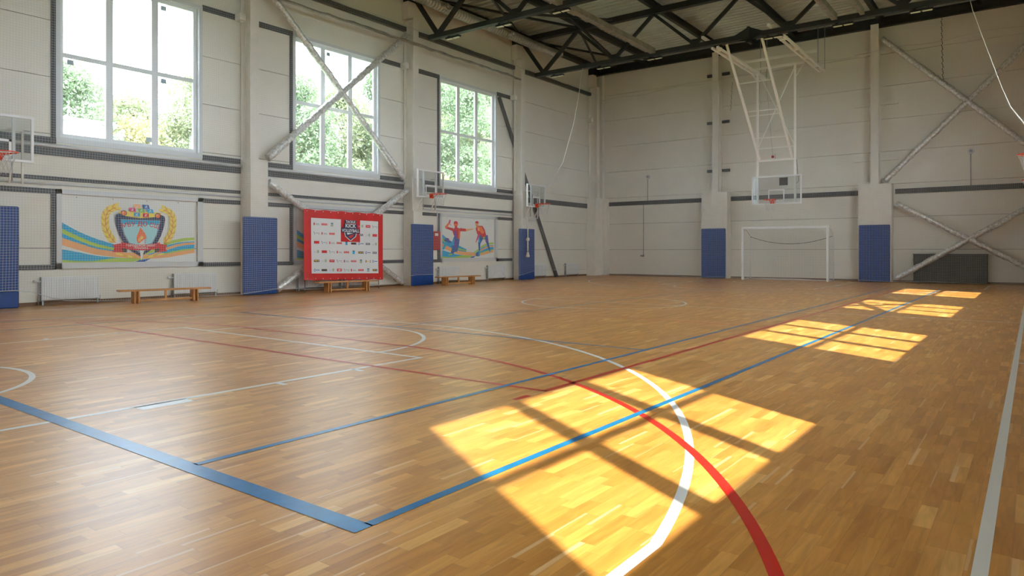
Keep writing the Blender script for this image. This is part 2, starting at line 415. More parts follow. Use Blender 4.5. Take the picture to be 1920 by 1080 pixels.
# ------------------------------------------------------------------ columns
def h_section(mb, x, y, z0, z1, along='x', w=.25, d=.42, t=.02):
    if along == 'x':
        mb.box(x, x + t, y - w/2, y + w/2, z0, z1); mb.box(x + d - t, x + d, y - w/2, y + w/2, z0, z1); mb.box(x + t, x + d - t, y - .012, y + .012, z0, z1)
    else:
        mb.box(x - w/2, x + w/2, y, y + t, z0, z1); mb.box(x - w/2, x + w/2, y + d - t, y + d, z0, z1); mb.box(x - .012, x + .012, y + t, y + d - t, z0, z1)
    return mb
names = ['at the left edge of the picture', 'between the crest mural and the red sponsor banner', 'between the red sponsor banner and the athletes mural', 'beside the hanging knotted rope', 'in the far left corner of the hall']
pads = [4.67, 10.6, 16.61, 22.5, None]
for i, yc in enumerate(CY):
    c = thing('steel_column', 'cream painted steel column on the left wall ' + names[i], 'column', (XL + .25, yc, 0), 'steel columns along the left wall')
    xc = XL + (.10 if i == 3 else .03)
    h_section(MB(), xc, yc, 0, 8.75, d=XL + .47 - xc).build('shaft', 'column', c)
    MB().box(XL + .03, XL + .30, yc - .19, yc + .10, 8.75, 9.32).build('column_head', 'column', c)
    MB().box(XL + .03, XL + .36, yc - .15, yc + .12, 9.32, 9.62).build('bearing_plate', 'steel', c)
    if i < 4: MB().box(xc, XL + .49, yc - .13, yc + .38 - (.1 if i > 1 else 0), 0, 3.52).build('column_casing', 'column', c)
    else: MB().box(XL + .02, XL + .5, yc - .3, yc + .45, 0, 3.6).build('column_casing', 'column', c)
    MB().box(XL + .05, XL + .28, yc - .3, yc - .13, 7.12, 7.3).build('bracket', 'column', c)
FC = [(-10.74, 'left of the white goal', -10.77), (-4.72, 'right of the white goal', -4.71)]
for x, s, bx in FC:
    c = thing('steel_column', 'cream painted steel column on the far wall, ' + s, 'column', (x, YF - .2, 0), 'steel columns along the far wall')
    h_section(MB(), x, YF - .42, 0, 9.5, 'y', w=.27, d=.4).build('shaft', 'column', c)
    MB().box(bx - .55, bx + .55, YF - .48, YF - .02, 0, 3.6).build('column_casing', 'column', c)
    for z in (8.62, 6.6, 4.55):
        if x < -6:
            for sx in (-1, 1): MB().box(x + sx * .17, x + sx * .48, YF - .12, YF - .01, z - .06, z + .05).build('bracket', 'girt', c)
        else:
            for sx in (-1, 1): MB().box(x + sx * .14, x + sx * .74, YF - .16, YF - .08, z - .06, z + .03).build('bracket', 'column', c)
c = thing('steel_column', 'cream steel post at the left end of the far wall', 'column', (-16.3, YF - .3, 0))
MB().box(-16.42, -16.27, YF - .2, YF - .01, 0, 9.4).build('shaft', 'column', c)
MB().box(-16.62, -16.0, YF - .24, YF - .015, 0, 3.6).build('column_casing', 'column', c)
for i, yc in enumerate((-1.4, 4.9, 10.9, 16.9, 22.9, 28.6)):
    c = thing('steel_column', 'cream painted steel column on the right wall', 'column', (XR - .2, yc, 0), 'steel columns along the right wall')
    h_section(MB(), XR - .44, yc, 0, 9.5, d=.42).build('shaft', 'column', c)

# black ring beams
mb = MB()
mb.box(-16.62, .9, YF - .30, YF - .28, 9.38, 9.72); mb.box(-16.62, .9, YF - .38, YF - .20, 9.38, 9.41); mb.box(-16.62, .9, YF - .38, YF - .20, 9.69, 9.72)
tag(mb.build('edge_beam', 'steel'), 'black steel edge beam running under the roof along the far wall', 'beam')
for i in range(4):
    ya, yb = CY[i] + .13, CY[i + 1] - .13
    tag(MB().box(XL + .03, XL + .17, ya, yb, 8.36, 8.50).build('tie_beam', 'steel'),
        'black steel tie beam high on the left wall ' + ['in the bay of the crest mural window', 'above the cross-braced window', 'above the window of the athletes mural', 'in the windowless bay by the far corner'][i], 'beam', 'tie beams high on the left wall')
tag(MB().box(XL + .02, XL + .3, YB, YF - .4, 9.66, 9.85).build('eaves_beam', 'steel'), 'black steel eaves beam where the roof meets the left wall', 'beam')
tag(MB().box(XR - .3, XR - .02, YB, YF - .4, 9.66, 9.85).build('eaves_beam', 'steel'), 'black steel eaves beam where the roof meets the right wall', 'beam')

# ------------------------------------------------------------------ roof trusses
BN = [-15.3, -12.22, -9.15, -6.08, -3.0, .02]; TN = [-16.3, -13.75, -10.65, -7.6, -4.55, -1.5, .7]
for yt, nm in ((4.5, 'nearly above the camera'), (10.5, 'nearest the camera, partly out of the picture'), (16.45, 'second from the far wall'), (22.45, 'nearest the far wall')):
    t = thing('roof_truss', 'black steel roof truss spanning the hall, ' + nm, 'truss', (-7.65, yt, 8.0), 'roof trusses')
    MB().box(-15.65, .35, yt - .09, yt + .09, 7.95, 8.10).build('bottom_chord', 'steel', t)
    MB().box(-16.45, .8, yt - .1, yt + .1, 9.40, 9.60).build('top_chord', 'steel', t)
    for k in range(6):
        for j in (k, k + 1):
            zt = 9.42; w = .13 if (k in (0, 5)) else .10
            MB().bar((BN[k], yt, 8.08), (TN[j], yt, zt), w, .11, up=(0, 1, 0)).build('diagonal', 'steel', t)
    for xx in BN[1:]: MB().box(xx - .16, xx + .16, yt - .012, yt + .012, 8.09, 8.27).build('gusset_plate', 'steel', t)
    if yt > 20: 
        g = MB(); g.box(-7.35, -7.27, yt - .16, yt + .16, 7.80, 8.30)
        for s_ in (-1, 1): g.add([(-7.31, yt + s_*.1, 8.12), (-7.31 + .0, yt + s_*.11, 8.30), (-7.75, yt + s_*.11, 8.10), (-7.31, yt+s_*.11, 7.80), (-6.87, yt+s_*.11, 8.10)], [(1, 2, 3, 4)])
        g.add([(-7.7, yt - .1, 7.90), (-6.85, yt - .28, 7.93), (-6.9, yt + .2, 7.95), (-7.3, yt - .3, 7.80)], [(0, 3, 1, 2)])
        g.build('splice_plate', 'steel', t)
purl = [-13.75, -10.65, -7.6, -4.55, -1.5]
pl = ['first from the left wall', 'second from the left wall', 'above the middle of the hall', 'second from the right wall', 'first from the right wall']
for x, l in zip(purl, pl):
    mb = MB().box(x - .07, x + .07, YB, YF - .02, 9.60, 9.625).box(x - .07, x + .07, YB, YF - .02, 9.83, 9.858).box(x - .012, x + .012, YB, YF - .02, 9.625, 9.83)
    tag(mb.build('roof_purlin', 'steel'), 'black steel purlin running lengthwise under the roof deck, ' + l, 'purlin', 'roof purlins')
# cross bracing rods in the roof plane and struts at bottom-chord level
for n_, (ya, yb) in enumerate(((16.55, 22.35), (22.55, 28.5))):
    bay = ('before the last truss', 'beyond the last truss')[n_]
    for a, b, s_ in ((-16.2, -13.75, 'rising from the left wall'), (-13.75, -16.2, 'falling back to the left wall')):
        tag(MB().bar((a, ya, 9.52), (b, yb, 9.52), .07, .07).build('roof_brace', 'steel'), 'thin black flat roof brace %s, %s' % (s_, bay), 'brace', 'roof braces')
    for x in ((-12.22,) if n_ == 0 else ()):
        for za, zb, s_ in ((8.15, 9.5, 'rising towards the far wall'), (9.5, 8.15, 'falling towards the far wall')):
            tag(MB().bar((x, ya, za), (x, yb if n_ == 0 else 28.6, zb), .07, .07).build('roof_brace', 'steel'),
                'thin black upright brace %s, %s' % (s_, bay), 'brace', 'roof braces')
tray = lambda x, ya, yb, w, z: MB().box(x - w/2, x + w/2, ya, yb, z - .07, z - .055).box(x - w/2, x - w/2 + .012, ya, yb, z - .055, z + .09).box(x + w/2 - .012, x + w/2, ya, yb, z - .055, z + .09)
tag(tray(-10.6, 10.7, 22.3, .20, 8.07).build('cable_tray', 'zinc'), 'weathered metal cable tray running between two trusses left of the ceiling hoop', 'cable tray', 'cable trays')
tag(tray(-4.75, 10.7, 22.3, .16, 8.07).build('cable_tray', 'zinc'), 'weathered metal cable tray meeting the last truss right of the ceiling hoop', 'cable tray', 'cable trays')
tag(tray(-4.0, 10.7, 22.3, .12, 8.07).build('cable_tray', 'zinc'), 'narrow weathered cable tray meeting the last truss above the far wall brace', 'cable tray', 'cable trays')

# spiral duct
t = thing('ventilation_duct', 'silver spiral ventilation duct running high along the left wall', 'duct', (-15.8, 14, 9.2))
pts = []; rad = []; y = 4.0
while y < 24.2:
    for d, r_ in ((0, .165), (.05, .165), (.06, .174), (.08, .174), (.09, .165)): pts.append((-15.8, y + d, 9.27 + .012 * math.sin(y * 1.3))); rad.append(r_)
    y += .14
MB().tube(pts, .165, 20, True, rad).build('duct_body', 'duct', t)
for y in (12.6, 17.15, 20.75, 24.05):
    n = MB().tube([(-15.68, y, 9.22), (-15.5, y - .02, 9.2)], .08, 16); n.tube([(-15.5, y - .02, 9.2), (-15.47, y - .022, 9.2)], .11, 16)
    nz_ = n.build('air_nozzle', 'duct', t)
    MB().tube([(-15.469, y - .022, 9.2), (-15.45, y - .023, 9.2)], .045, 12).build('nozzle_core', 'white', nz_)
y=19.55
# LED lamps under trusses
def lamp(x, yt, label):
    t = thing('led_lamp', label, 'lamp', (x, yt, 7.78), 'slim lamps hung under the trusses')
    b = MB().rbox(x - .29, x + .29, yt - .06, yt + .06, 7.845, 7.90, .012); b.build('lamp_body', 'black', t)
    for s_ in (-1, 1):
        MB().rbox(x + s_ * .145 - .12, x + s_ * .145 + .12, yt - .045, yt + .045, 7.828, 7.846, .005).build('diffuser', 'lens', t)
        MB().tube([(x + s_ * .17, yt, 7.89), (x + s_ * .17, yt, 7.955)], .009, 6).build('hanger', 'black', t)
    MB().box(x - .21, x - .13, yt - .03, yt + .03, 7.90, 7.935).build('driver_box', 'black', t)
    return t
lt = None
for yt, tn in ((16.45, 'the second last truss'), (22.45, 'the truss nearest the far wall')):
    for k in range(8):
        if k == 3 and yt > 20: continue
        x = -14.65 + 2.02 * k; od = ['first', 'second', 'third', 'fourth', 'fifth', 'sixth', 'seventh', 'eighth'][k]
        lb = 'slim lamp hung under %s, %s from the left wall' % (tn, od)
        if lt is None: lt = lamp(x, yt, lb)
        else: copy_thing(lt, (x, yt, 7.78), lb)

# ------------------------------------------------------------------ foil wrapped wall braces
def foil_bar(p, q, r=.10, sag=0):
    p, q = Vector(p), Vector(q); n = int((q - p).length / .09); pts = []; rad = []
    rnd = random.Random(int(abs(p.y * 100 + q.z * 31)))
    for i in range(n + 1):
        t = i / n; v = p.lerp(q, t); pts.append(v + Vector((rnd.uniform(-.008, .008), rnd.uniform(-.008, .008), rnd.uniform(-.01, .01)))); rad.append(r * rnd.uniform(.86, 1.12))
    return MB().tube(pts, r, 9, True, rad)
XB = XL + .30
for (p1, q1, p2, q2, lab, nm) in (((XB, 10.98, 3.62), (XB, 16.15, 8.18), (XB, 10.9, 8.22), (XB, 15.98, 3.5), 'upper silver foil-wrapped cross brace in front of the middle window', 'u'),
                              ((XB, 11.25, .1), (XB, 16.16, 3.12), (XB, 11.0, 2.98), (XB, 15.95, .1), 'lower silver foil-wrapped cross brace behind the red sponsor banner', 'l')):
    t = thing('cross_brace', lab, 'cross brace', (XB, 13.5, p1[2]), 'foil-wrapped cross braces')
    a = foil_bar(p1, q1).build('strut', 'foil', t)
    m = (Vector(p2) + Vector(q2)) / 2; 
    b = foil_bar(p2, q2, .095).build('strut', 'foil', t)
YX = YF - .32
for (p1, q1, p2, q2, lab) in (((-4.5, YX, 8.95), (.42, YX, 4.05), (-4.4, YX, 3.7), (.42, YX, 8.62), 'upper silver foil-wrapped cross brace on the far wall right of the goal'),
                              ((-4.02, YX, 2.86), (.42, YX, .22), (-4.02, YX, .14), (.42, YX, 2.95), 'lower silver foil-wrapped cross brace on the far wall above the dark mat')):
    t = thing('cross_brace', lab, 'cross brace', (-1.8, YX, min(q1[2], p2[2])), 'foil-wrapped cross braces')
    foil_bar(p1, q1, .10).build('strut', 'foil', t); foil_bar(p2, q2, .10).build('strut', 'foil', t)
XRB = .72
t = thing('cross_brace', 'silver foil-wrapped cross brace on the right wall', 'cross brace', (XRB, 14, 3.6), 'foil-wrapped cross braces')
foil_bar((XRB, 11.2, 3.6), (XRB, 16.7, 8.2)).build('strut', 'foil', t); foil_bar((XRB, 11.2, 8.2), (XRB, 16.7, 3.6)).build('strut', 'foil', t)
# dark leaning brace
t = thing('steel_brace', 'long dark grey flat steel brace slanting down behind the hoop nearest the far corner', 'brace', (XL + .1, 25.4, 0))
MB().bar((XL + .06, 21.33, 7.12), (XL + .06, 25.43, 0.0), .20, .03, up=(1, 0, 0)).build('flat_bar', 'girt', t)

# ------------------------------------------------------------------ pads
def pad(x0, x1, y0, y1, lab, grp, z1=2.02):
    o = MB().rbox(x0, x1, y0, y1, .012, z1, .02)
    t = tag(o.build('protective_pad', 'pad'), lab, 'pad', grp); return t
G = 'blue protective pads on the columns'
XP = XL + .5
pad(XP, XP + .07, 4.15, 5.2, 'royal blue protective pad at the left edge of the picture', G)
pad(XP, XP + .07, 10.1, 11.1, 'royal blue protective pad between the crest mural and the red sponsor banner', G)
pad(XP, XP + .07, 16.1, 17.12, 'royal blue protective pad between the red sponsor banner and the athletes mural', G)
pad(XP, XP + .07, 22.0, 23.02, 'royal blue protective pad behind the hanging knotted rope', G)
pad(-11.3, -10.27, YF - .57, YF - .49, 'royal blue protective pad on the far wall left of the goal', G, 2.08)
pad(-5.22, -4.2, YF - .57, YF - .49, 'royal blue protective pad on the far wall right of the goal', G, 2.10)
mt = thing('floor_mat_panel', 'low dark grey panel against the far wall under the lower cross brace', 'panel', (-2.4, YF - .15, 0))
MB().rbox(-3.5, -1.28, YF - .17, YF - .03, .02, 1.03, .015).build('panel_body', 'grill', mt)
for z in (.03, 1.03): MB().box(-3.52, -1.26, YF - .185, YF - .15, z - .02, z + .01).build('panel_rail', 'girt', mt)

# ------------------------------------------------------------------ court markings (painted on the floor, children of the floor)
def line_part(mb, mat, lab): o = mb.build('court_line', mat, fl); o['label'] = lab; return o
ZW, ZR, ZB = .0010, .0016, .0022
def strip(mb, x0, y0, x1, y1, w, z):
    d = Vector((x1 - x0, y1 - y0)); d.normalize(); nrm = Vector((-d.y, d.x)) * w / 2
    return mb.quad((x0 - nrm.x, y0 - nrm.y, z), (x0 + nrm.x, y0 + nrm.y, z), (x1 + nrm.x, y1 + nrm.y, z), (x1 - nrm.x, y1 - nrm.y, z))
def arc(mb, cx, cy, r, a0, a1, w, z, n=64):
    vs = []; fs = []
    for i in range(n + 1):
        a = R(a0 + (a1 - a0) * i / n)
        for rr in (r - w / 2, r + w / 2): vs.append((cx + rr * math.cos(a), cy + rr * math.sin(a), z))
    for i in range(n): fs.append((2*i, 2*i+1, 2*i+3, 2*i+2))
    return mb.add(vs, fs)
W = .05
CX = -7.7; YC = 13.65; Y0b = -.4
def up(mb):   # make sure every face looks up
    for i, f in enumerate(mb.f):
        a, b, c = (Vector(mb.v[k]) for k in f[:3])
        if (b - a).cross(c - a).z < 0: mb.f[i] = tuple(reversed(f))
    return mb
# basketball (white)
line_part(up(strip(MB(), -.155, Y0b, -.155, 27.7, W, ZW)), 'lwhite', 'white painted sideline running along the right edge')
line_part(up(strip(MB(), -15.25, Y0b, -15.25, 27.7, W, ZW)), 'lwhite', 'white painted sideline in front of the left wall')
line_part(up(strip(MB(), -15.25, YC, -.155, YC, W, ZW)), 'lwhite', 'white painted halfway line')
line_part(up(arc(MB(), CX, YC, 1.8, 0, 360, W, ZW + .0001)), 'lwhite', 'white painted centre circle')
line_part(up(strip(MB(), -.155, 8.76, .6, 8.76, W, ZW)), 'lwhite', 'short white painted tick outside the right sideline')
for s_ in (0, 1):
    f = (lambda y: y) if s_ == 0 else (lambda y: 2 * YC - y)
    e = 'near' if s_ == 0 else 'far'
    m = MB(); strip(m, -15.25, f(Y0b), -.155, f(Y0b), W, ZW); line_part(up(m), 'lwhite', 'white painted %s baseline' % e)
    m = MB(); cy = f(1.2); a = math.degrees(math.asin((2.5 - 1.2) / 6.65))
    if s_ == 0: arc(m, CX, cy, 6.65, a, 180 - a, W, ZW + .0001, 120)
    else: arc(m, CX, cy, 6.65, -a, -180 + a, W, ZW + .0001, 120)
    x_ = 6.65 * math.cos(R(a))
    for q in (-1, 1): strip(m, CX + q * x_, f(Y0b), CX + q * x_, f(2.5), W, ZW + .0001)
    line_part(up(m), 'lwhite', 'white painted %s three-point line' % e)
    m = MB(); strip(m, CX - 2.45, f(Y0b), CX - 2.45, f(5.37), W, ZW); strip(m, CX + 2.45, f(Y0b), CX + 2.45, f(5.37), W, ZW)
    strip(m, CX - 2.475, f(5.37), CX + 2.475, f(5.37), W, ZW + .0001)
    for q in (-1, 1):
        xx = CX + q * 2.45
        for yy, ww in ((1.35, W), (2.6, .38), (3.6, W), (4.45, W)): strip(m, xx, f(yy), xx + q * .14, f(yy), ww, ZW)
    line_part(up(m), 'lwhite', 'white painted %s free-throw lane' % e)
    m = MB(); arc(m, CX, f(5.37), 1.8, (0 if s_ == 0 else 180), (180 if s_ == 0 else 360), W, ZW + .0002)
    line_part(up(m), 'lwhite', 'white painted %s free-throw semicircle' % e)
    m = MB(); arc(m, CX, cy, 1.32, (0 if s_ == 0 else 180), (180 if s_ == 0 else 360), W, ZW + .0002)
    line_part(up(m), 'lwhite', 'white painted %s small arc under the basket' % e)
# tennis (blue)
m = MB(); strip(m, -13.2, 1.92, -2.195, 1.92, .10, ZB); line_part(up(m), 'lblue', 'wide blue painted near baseline')
for x, s_ in ((-2.22, 'outer right'), (-3.58, 'inner right'), (-11.8, 'inner left'), (-13.2, 'outer left')):
    m = MB(); strip(m, x, 1.96, x, 23.9, W, ZB); line_part(up(m), 'lblue', 'blue painted %s sideline' % s_)
for y, s_ in ((7.33, 'near'), (19.9, 'far')):
    m = MB(); strip(m, -11.8, y, -3.6, y, W, ZB); line_part(up(m), 'lblue', 'blue painted %s service line' % s_)
m = MB(); strip(m, CX + .02, 7.33, CX + .02, 19.9, W, ZB); line_part(up(m), 'lblue', 'blue painted centre service line')
m = MB(); strip(m, -13.2, 23.9, -2.2, 23.9, W, ZB); line_part(up(m), 'lblue', 'blue painted far baseline')
# volleyball and small-sided football (red)
for x, s_ in ((-3.19, 'right'), (-12.19, 'left')):
    m = MB(); strip(m, x, 4.68, x, 22.7, W, ZR); strip(m, x, 4.28, x, 4.48, W, ZR); line_part(up(m), 'lred', 'red painted %s sideline' % s_)
for y, s_ in ((4.70, 'near end line'), (10.65, 'near attack line'), (16.7, 'far attack line'), (22.7, 'far end line')):
    m = MB(); strip(m, -12.2, y, -3.165, y, W, ZR); line_part(up(m), 'lred', 'red painted ' + s_)
for s_ in (0, 1):
    yb_ = -.15; m = MB(); r_ = 6.08; f = (lambda y: y) if s_ == 0 else (lambda y: 2 * 13.7 - y)
    if s_ == 0:
        arc(m, -6.19, yb_, r_, 0, 90, .055, ZR); arc(m, -9.19, yb_, r_, 90, 180, .055, ZR)
    else:
        arc(m, -6.19, f(yb_), r_, -90, 0, .055, ZR); arc(m, -9.19, f(yb_), r_, 180, 270, .055, ZR)
    strip(m, -9.19, f(yb_ + r_), -6.19, f(yb_ + r_), .055, ZR)
    line_part(up(m), 'lred', 'red painted curved goal area line at the %s end' % ('near' if s_ == 0 else 'far'))

# ------------------------------------------------------------------ wall murals in blind window frames
def catmull(ps, n=8):
    out = []
    for i in range(len(ps) - 1):
        p0 = ps[max(i-1, 0)]; p1 = ps[i]; p2 = ps[i+1]; p3 = ps[min(i+2, len(ps)-1)]
        for k in range(n):
            t = k / n; out.append(tuple(.5 * ((2*p1[j]) + (-p0[j]+p2[j])*t + (2*p0[j]-5*p1[j]+4*p2[j]-p3[j])*t*t + (-p0[j]+3*p1[j]-3*p2[j]+p3[j])*t**3) for j in range(2)))
    out.append(ps[-1]); return out
class Art:
    """flat print on a canvas: art units across (a) and down (b)"""
    def __init__(s, y0, y1, z0, z1, x, box): s.r = (y0, y1, z0, z1); s.x = x; s.b = box; s.mb = MB(); s.mats = []; s.k = 0
    def P(s, a, b):
        y0, y1, z0, z1 = s.r; a0, a1, b0, b1 = s.b
        a = min(max(a, a0), a1); b = min(max(b, b0), b1)
        return (s.x + .0006 + s.k * .00025, y0 + (a - a0) / (a1 - a0) * (y1 - y0), z1 - (b - b0) / (b1 - b0) * (z1 - z0))
    def mat(s, m):
        if m not in s.mats: s.mats.append(m)
        s.mb.m = s.mats.index(m)
    def poly(s, pts, m):
        s.mat(m); s.k += 1; v = [s.P(*p) for p in pts]
        ar = sum(v[i][1] * v[(i+1) % len(v)][2] - v[(i+1) % len(v)][1] * v[i][2] for i in range(len(v)))
        if ar < 0: v.reverse()
        s.mb.add(v, [tuple(range(len(v)))])
    def band(s, top, bot, m):
        t = catmull(top); b = catmull(bot); s.mat(m); s.k += 1
        for i in range(len(t) - 1): s.mb.add([s.P(*b[i]), s.P(*b[i+1]), s.P(*t[i+1]), s.P(*t[i])], [(0, 1, 2, 3)])
    def stroke(s, pts, w, m, smooth=True):
        p = catmull(pts) if smooth and len(pts) > 2 else pts; s.mat(m); s.k += 1
        L_ = []
        for i, q in enumerate(p):
            a = p[max(i-1, 0)]; b = p[min(i+1, len(p)-1)]; d = math.hypot(b[0]-a[0], b[1]-a[1]) or 1
            ww = (w if not isinstance(w, (tuple, list)) else w[0] + (w[1] - w[0]) * i / (len(p) - 1)) / 2
            n = (-(b[1]-a[1]) / d * ww, (b[0]-a[0]) / d * ww); L_.append(((q[0]+n[0], q[1]+n[1]), (q[0]-n[0], q[1]-n[1])))
        for i in range(len(L_) - 1):
            s.mb.add([s.P(*L_[i][0]), s.P(*L_[i+1][0]), s.P(*L_[i+1][1]), s.P(*L_[i][1])], [(0, 1, 2, 3)])
    def oval(s, a, b, ra, rb, m, rot=0):
        c, n = math.cos(R(rot)), math.sin(R(rot))
        s.poly([(a + ra*math.cos(t)*c - rb*math.sin(t)*n, b + ra*math.cos(t)*n + rb*math.sin(t)*c) for t in [2*math.pi*k/18 for k in range(18)]], m)
    def text(s, txt, a, b, size, m, arcr=0, squash=1.):
        s.mat(m); s.k += 1
        cu = bpy.data.curves.new('t', 'FONT'); cu.body = txt; cu.align_x = 'CENTER'; cu.size = 1; cu.offset = .018
        ob = bpy.data.objects.new('t', cu); col.objects.link(ob)
        dg = bpy.context.evaluated_depsgraph_get(); me = bpy.data.meshes.new_from_object(ob.evaluated_get(dg))
        vs = []
        for v in me.vertices:
            tx, ty = v.co.x * size * squash, v.co.y * size
            if arcr: an = tx / arcr; vs.append((a + (arcr + ty) * math.sin(an), b + arcr - (arcr + ty) * math.cos(an)))
            else: vs.append((a + tx, b - ty))
        s.mb.add([s.P(*v) for v in vs], [tuple(p.vertices) for p in me.polygons])
        bpy.data.objects.remove(ob); bpy.data.curves.remove(cu); bpy.data.meshes.remove(me)
    def build(s, name, parent): return s.mb.build(name, s.mats, parent)

def swoosh(A, f=lambda a, b: (a, b), cut=1.0):
    def B(t, b, m): A.band([f(*p) for p in t], [f(*p) for p in b], m)
    B([(55,410),(250,525),(450,615),(660,685),(850,745)], [(55,490),(250,590),(450,680),(660,735),(850,765)], 'sky')
    B([(55,490),(250,590),(450,680),(660,735),(850,765)], [(55,550),(250,645),(450,725),(660,768),(850,790)], 'lime')
    B([(55,550),(250,645),(450,725),(660,768),(850,790)], [(55,610),(250,680),(450,748),(660,786),(850,802)], 'sky')
    B([(55,610),(250,680),(450,748),(660,786),(850,805),(1050,815)], [(55,705),(250,770),(450,830),(660,862),(850,880),(1050,888)], 'peach')
    B([(55,760),(250,800),(450,845),(660,870),(780,880)], [(55,900),(250,915),(450,915),(660,895),(780,880)], 'sky')
    B([(55,900),(250,915),(450,915),(700,880),(1000,888),(1060,888)], [(55,935),(250,935),(450,935),(700,935),(900,935),(1060,900)], 'lime')
    B([(1050,830),(1200,760),(1390,655),(1600,600),(1790,582)], [(1050,845),(1200,800),(1390,700),(1600,645),(1790,622)], 'lime')
    B([(1050,845),(1200,806),(1390,704),(1600,655),(1790,640)], [(1050,850),(1200,822),(1390,730),(1600,672),(1790,655)], 'sky')
    B([(1050,850),(1200,822),(1390,730),(1600,672),(1790,655)], [(1050,855),(1200,840),(1390,768),(1600,706),(1790,688)], 'peach')
    B([(1050,855),(1200,842),(1390,770),(1600,708),(1790,690)], [(1050,858),(1200,850),(1390,808),(1600,765),(1790,742)], 'sky')
    B([(1050,858),(1200,850),(1390,808),(1600,765),(1790,742)], [(1050,860),(1200,858),(1390,826),(1600,785),(1790,762)], 'lime')
    B([(1050,815),(1200,845),(1390,826),(1600,785),(1790,762)], [(1050,890),(1200,892),(1390,878),(1600,842),(1790,810)], 'peach')
    B([(960,935),(1040,905),(1160,892)], [(1020,935),(1080,934),(1160,892)], 'dblue')

def framed(yo, lab, loc_extra=None):
    t = thing('wall_mural', lab, 'mural', (XL, yo + 1.63, .75), 'murals framed like low windows on the left wall')
    c = MB(); y0, y1, z0, z1 = yo, yo + 3.26, .76, 2.46; w = .10; X1 = XL + .075
    c.box(XL, X1, y0, y1, z0, z0 + w + .02); c.box(XL, X1, y0, y1, z1 - w, z1); c.box(XL, X1, y0, y0 + w, z0, z1); c.box(XL, X1, y1 - w - .04, y1, z0, z1)
    c.build('surround', 'casing', t)
    # canvas with soft billows
    cv = MB(); n = 40; vs = []; fs = []
    a, b = y0 + .105, y1 - .20
    cv.box(XL + .004, XL + .02, a, b, z0 + w + .03, z1 - w - .02)
    cv.build('canvas', 'print', t)
    for k in range(4): MB().tube([(XL + .02, a + .3 + k * .75, z1 - w - .05), (XL + .026, a + .3 + k * .75, z1 - w - .05)], .012, 8).build('eyelet', 'steelgrey', t)
    return t, (a, b, z0 + w + .03, z1 - w - .02, XL + .02)
# mural 1: school crest
t, r_ = framed(6.04, 'printed school crest mural with laurel wreath and torch, above the long radiator and bench')
A = Art(r_[0], r_[1], r_[2], r_[3], r_[4], (55, 1790, 60, 935)); swoosh(A)
def wreath(mir):
    g = (lambda a, b: (2040 - a, b)) if mir else (lambda a, b: (a, b))
    st = [(700, 672), (640, 600), (595, 510), (575, 400), (580, 310), (620, 240), (700, 190)]
    pp = catmull(st, 4)
    for i in range(1, len(pp), 1):
        a, b = pp[i]; a2, b2 = pp[i-1]; an = math.degrees(math.atan2(b - b2, a - a2))
        for sd_ in (-1, 1):
            r1 = R(an + sd_ * 38); ca, cb = g(a + 34 * math.cos(r1), b + 34 * math.sin(r1))
            rot = (an + sd_ * 38); rot = 180 - rot if mir else rot
            A.oval(ca, cb, 42, 17, 'yellow' if (i + sd_) % 3 else 'gold', rot)
    A.stroke([g(*p) for p in st], 5, 'crimson')
wreath(False); wreath(True)
for q in (-1, 1):
    for k in range(4): A.oval(1020 + q * (90 + 62 * k), 872 - 14 * k, 52, 14, 'yellow' if k % 2 else 'gold', -q * 14)
sh = [(690, 330), (700, 285), (745, 268), (800, 300), (900, 312), (1020, 322), (1140, 312), (1240, 300), (1295, 268), (1345, 285), (1355, 330), (1340, 430), (1300, 560), (1235, 690), (1150, 780), (1020, 860), (890, 780), (805, 690), (740, 560), (700, 430)]
A.poly([(740, 235), (1300, 235), (1300, 320), (740, 320)], 'yellow')
A.poly(sh, 'navy')
ins = lambda k: [(1020 + (a - 1020) * k, 560 + (b - 560) * k) for a, b in sh]
A.poly([(760, 345), (1290, 345), (1278, 430), (1240, 560), (1180, 680), (1110, 760), (1025, 820), (930, 760), (865, 680), (800, 560), (765, 430)], 'steelgrey')
A.poly([(772, 352), (1278, 352), (1266, 430), (1230, 555), (1170, 675), (1104, 750), (1025, 808), (938, 750), (875, 675), (812, 555), (777, 430)], 'sky')
A.poly([(782, 410), (1262, 410), (1228, 555), (1168, 672), (1100, 690), (950, 690), (878, 672), (812, 550)], 'pale')
for (a, b) in ((800, 262), (1252, 282)): A.oval(a, b, 40, 40, 'navy'); A.oval(a, b, 32, 32, 'flame'); A.oval(a - 8, b - 8, 14, 14, 'peach')
A.text('МБУ ДО СШ', 1022, 432, 84, 'crimson', 900, 1.0)
A.poly([(1050, 600), (1098, 600), (1088, 680), (1045, 870), (1030, 925), (1018, 870), (1000, 690), (1030, 640)], 'print'); A.poly([(1066, 600), (1098, 600), (1088, 680), (1070, 690)], 'lilac')
A.poly(catmull([(1012, 448), (1050, 500), (1085, 550), (1096, 600), (1060, 625), (1020, 660), (985, 675), (965, 620), (975, 560), (1000, 500), (1012, 448)], 4), 'flame')
A.poly(catmull([(1030, 560), (1060, 590), (1040, 620), (1000, 655), (985, 620), (1010, 590), (1030, 560)], 4), 'peach'); A.oval(1035, 600, 18, 12, 'yellow', -30)
A.poly([(655, 700), (760, 680), (790, 800), (655, 795), (680, 745)], 'crimson'); A.poly([(1380, 700), (1285, 680), (1260, 800), (1380, 790), (1360, 745)], 'crimson')
A.band([(768, 662), (900, 685), (1022, 692), (1150, 685), (1282, 662)], [(768, 745), (900, 768), (1022, 775), (1150, 768), (1282, 745)], 'crimson')
A.poly([(768, 745), (840, 758), (840, 800), (790, 800)], 'brown'); A.poly([(1282, 745), (1210, 758), (1210, 800), (1260, 800)], 'brown')
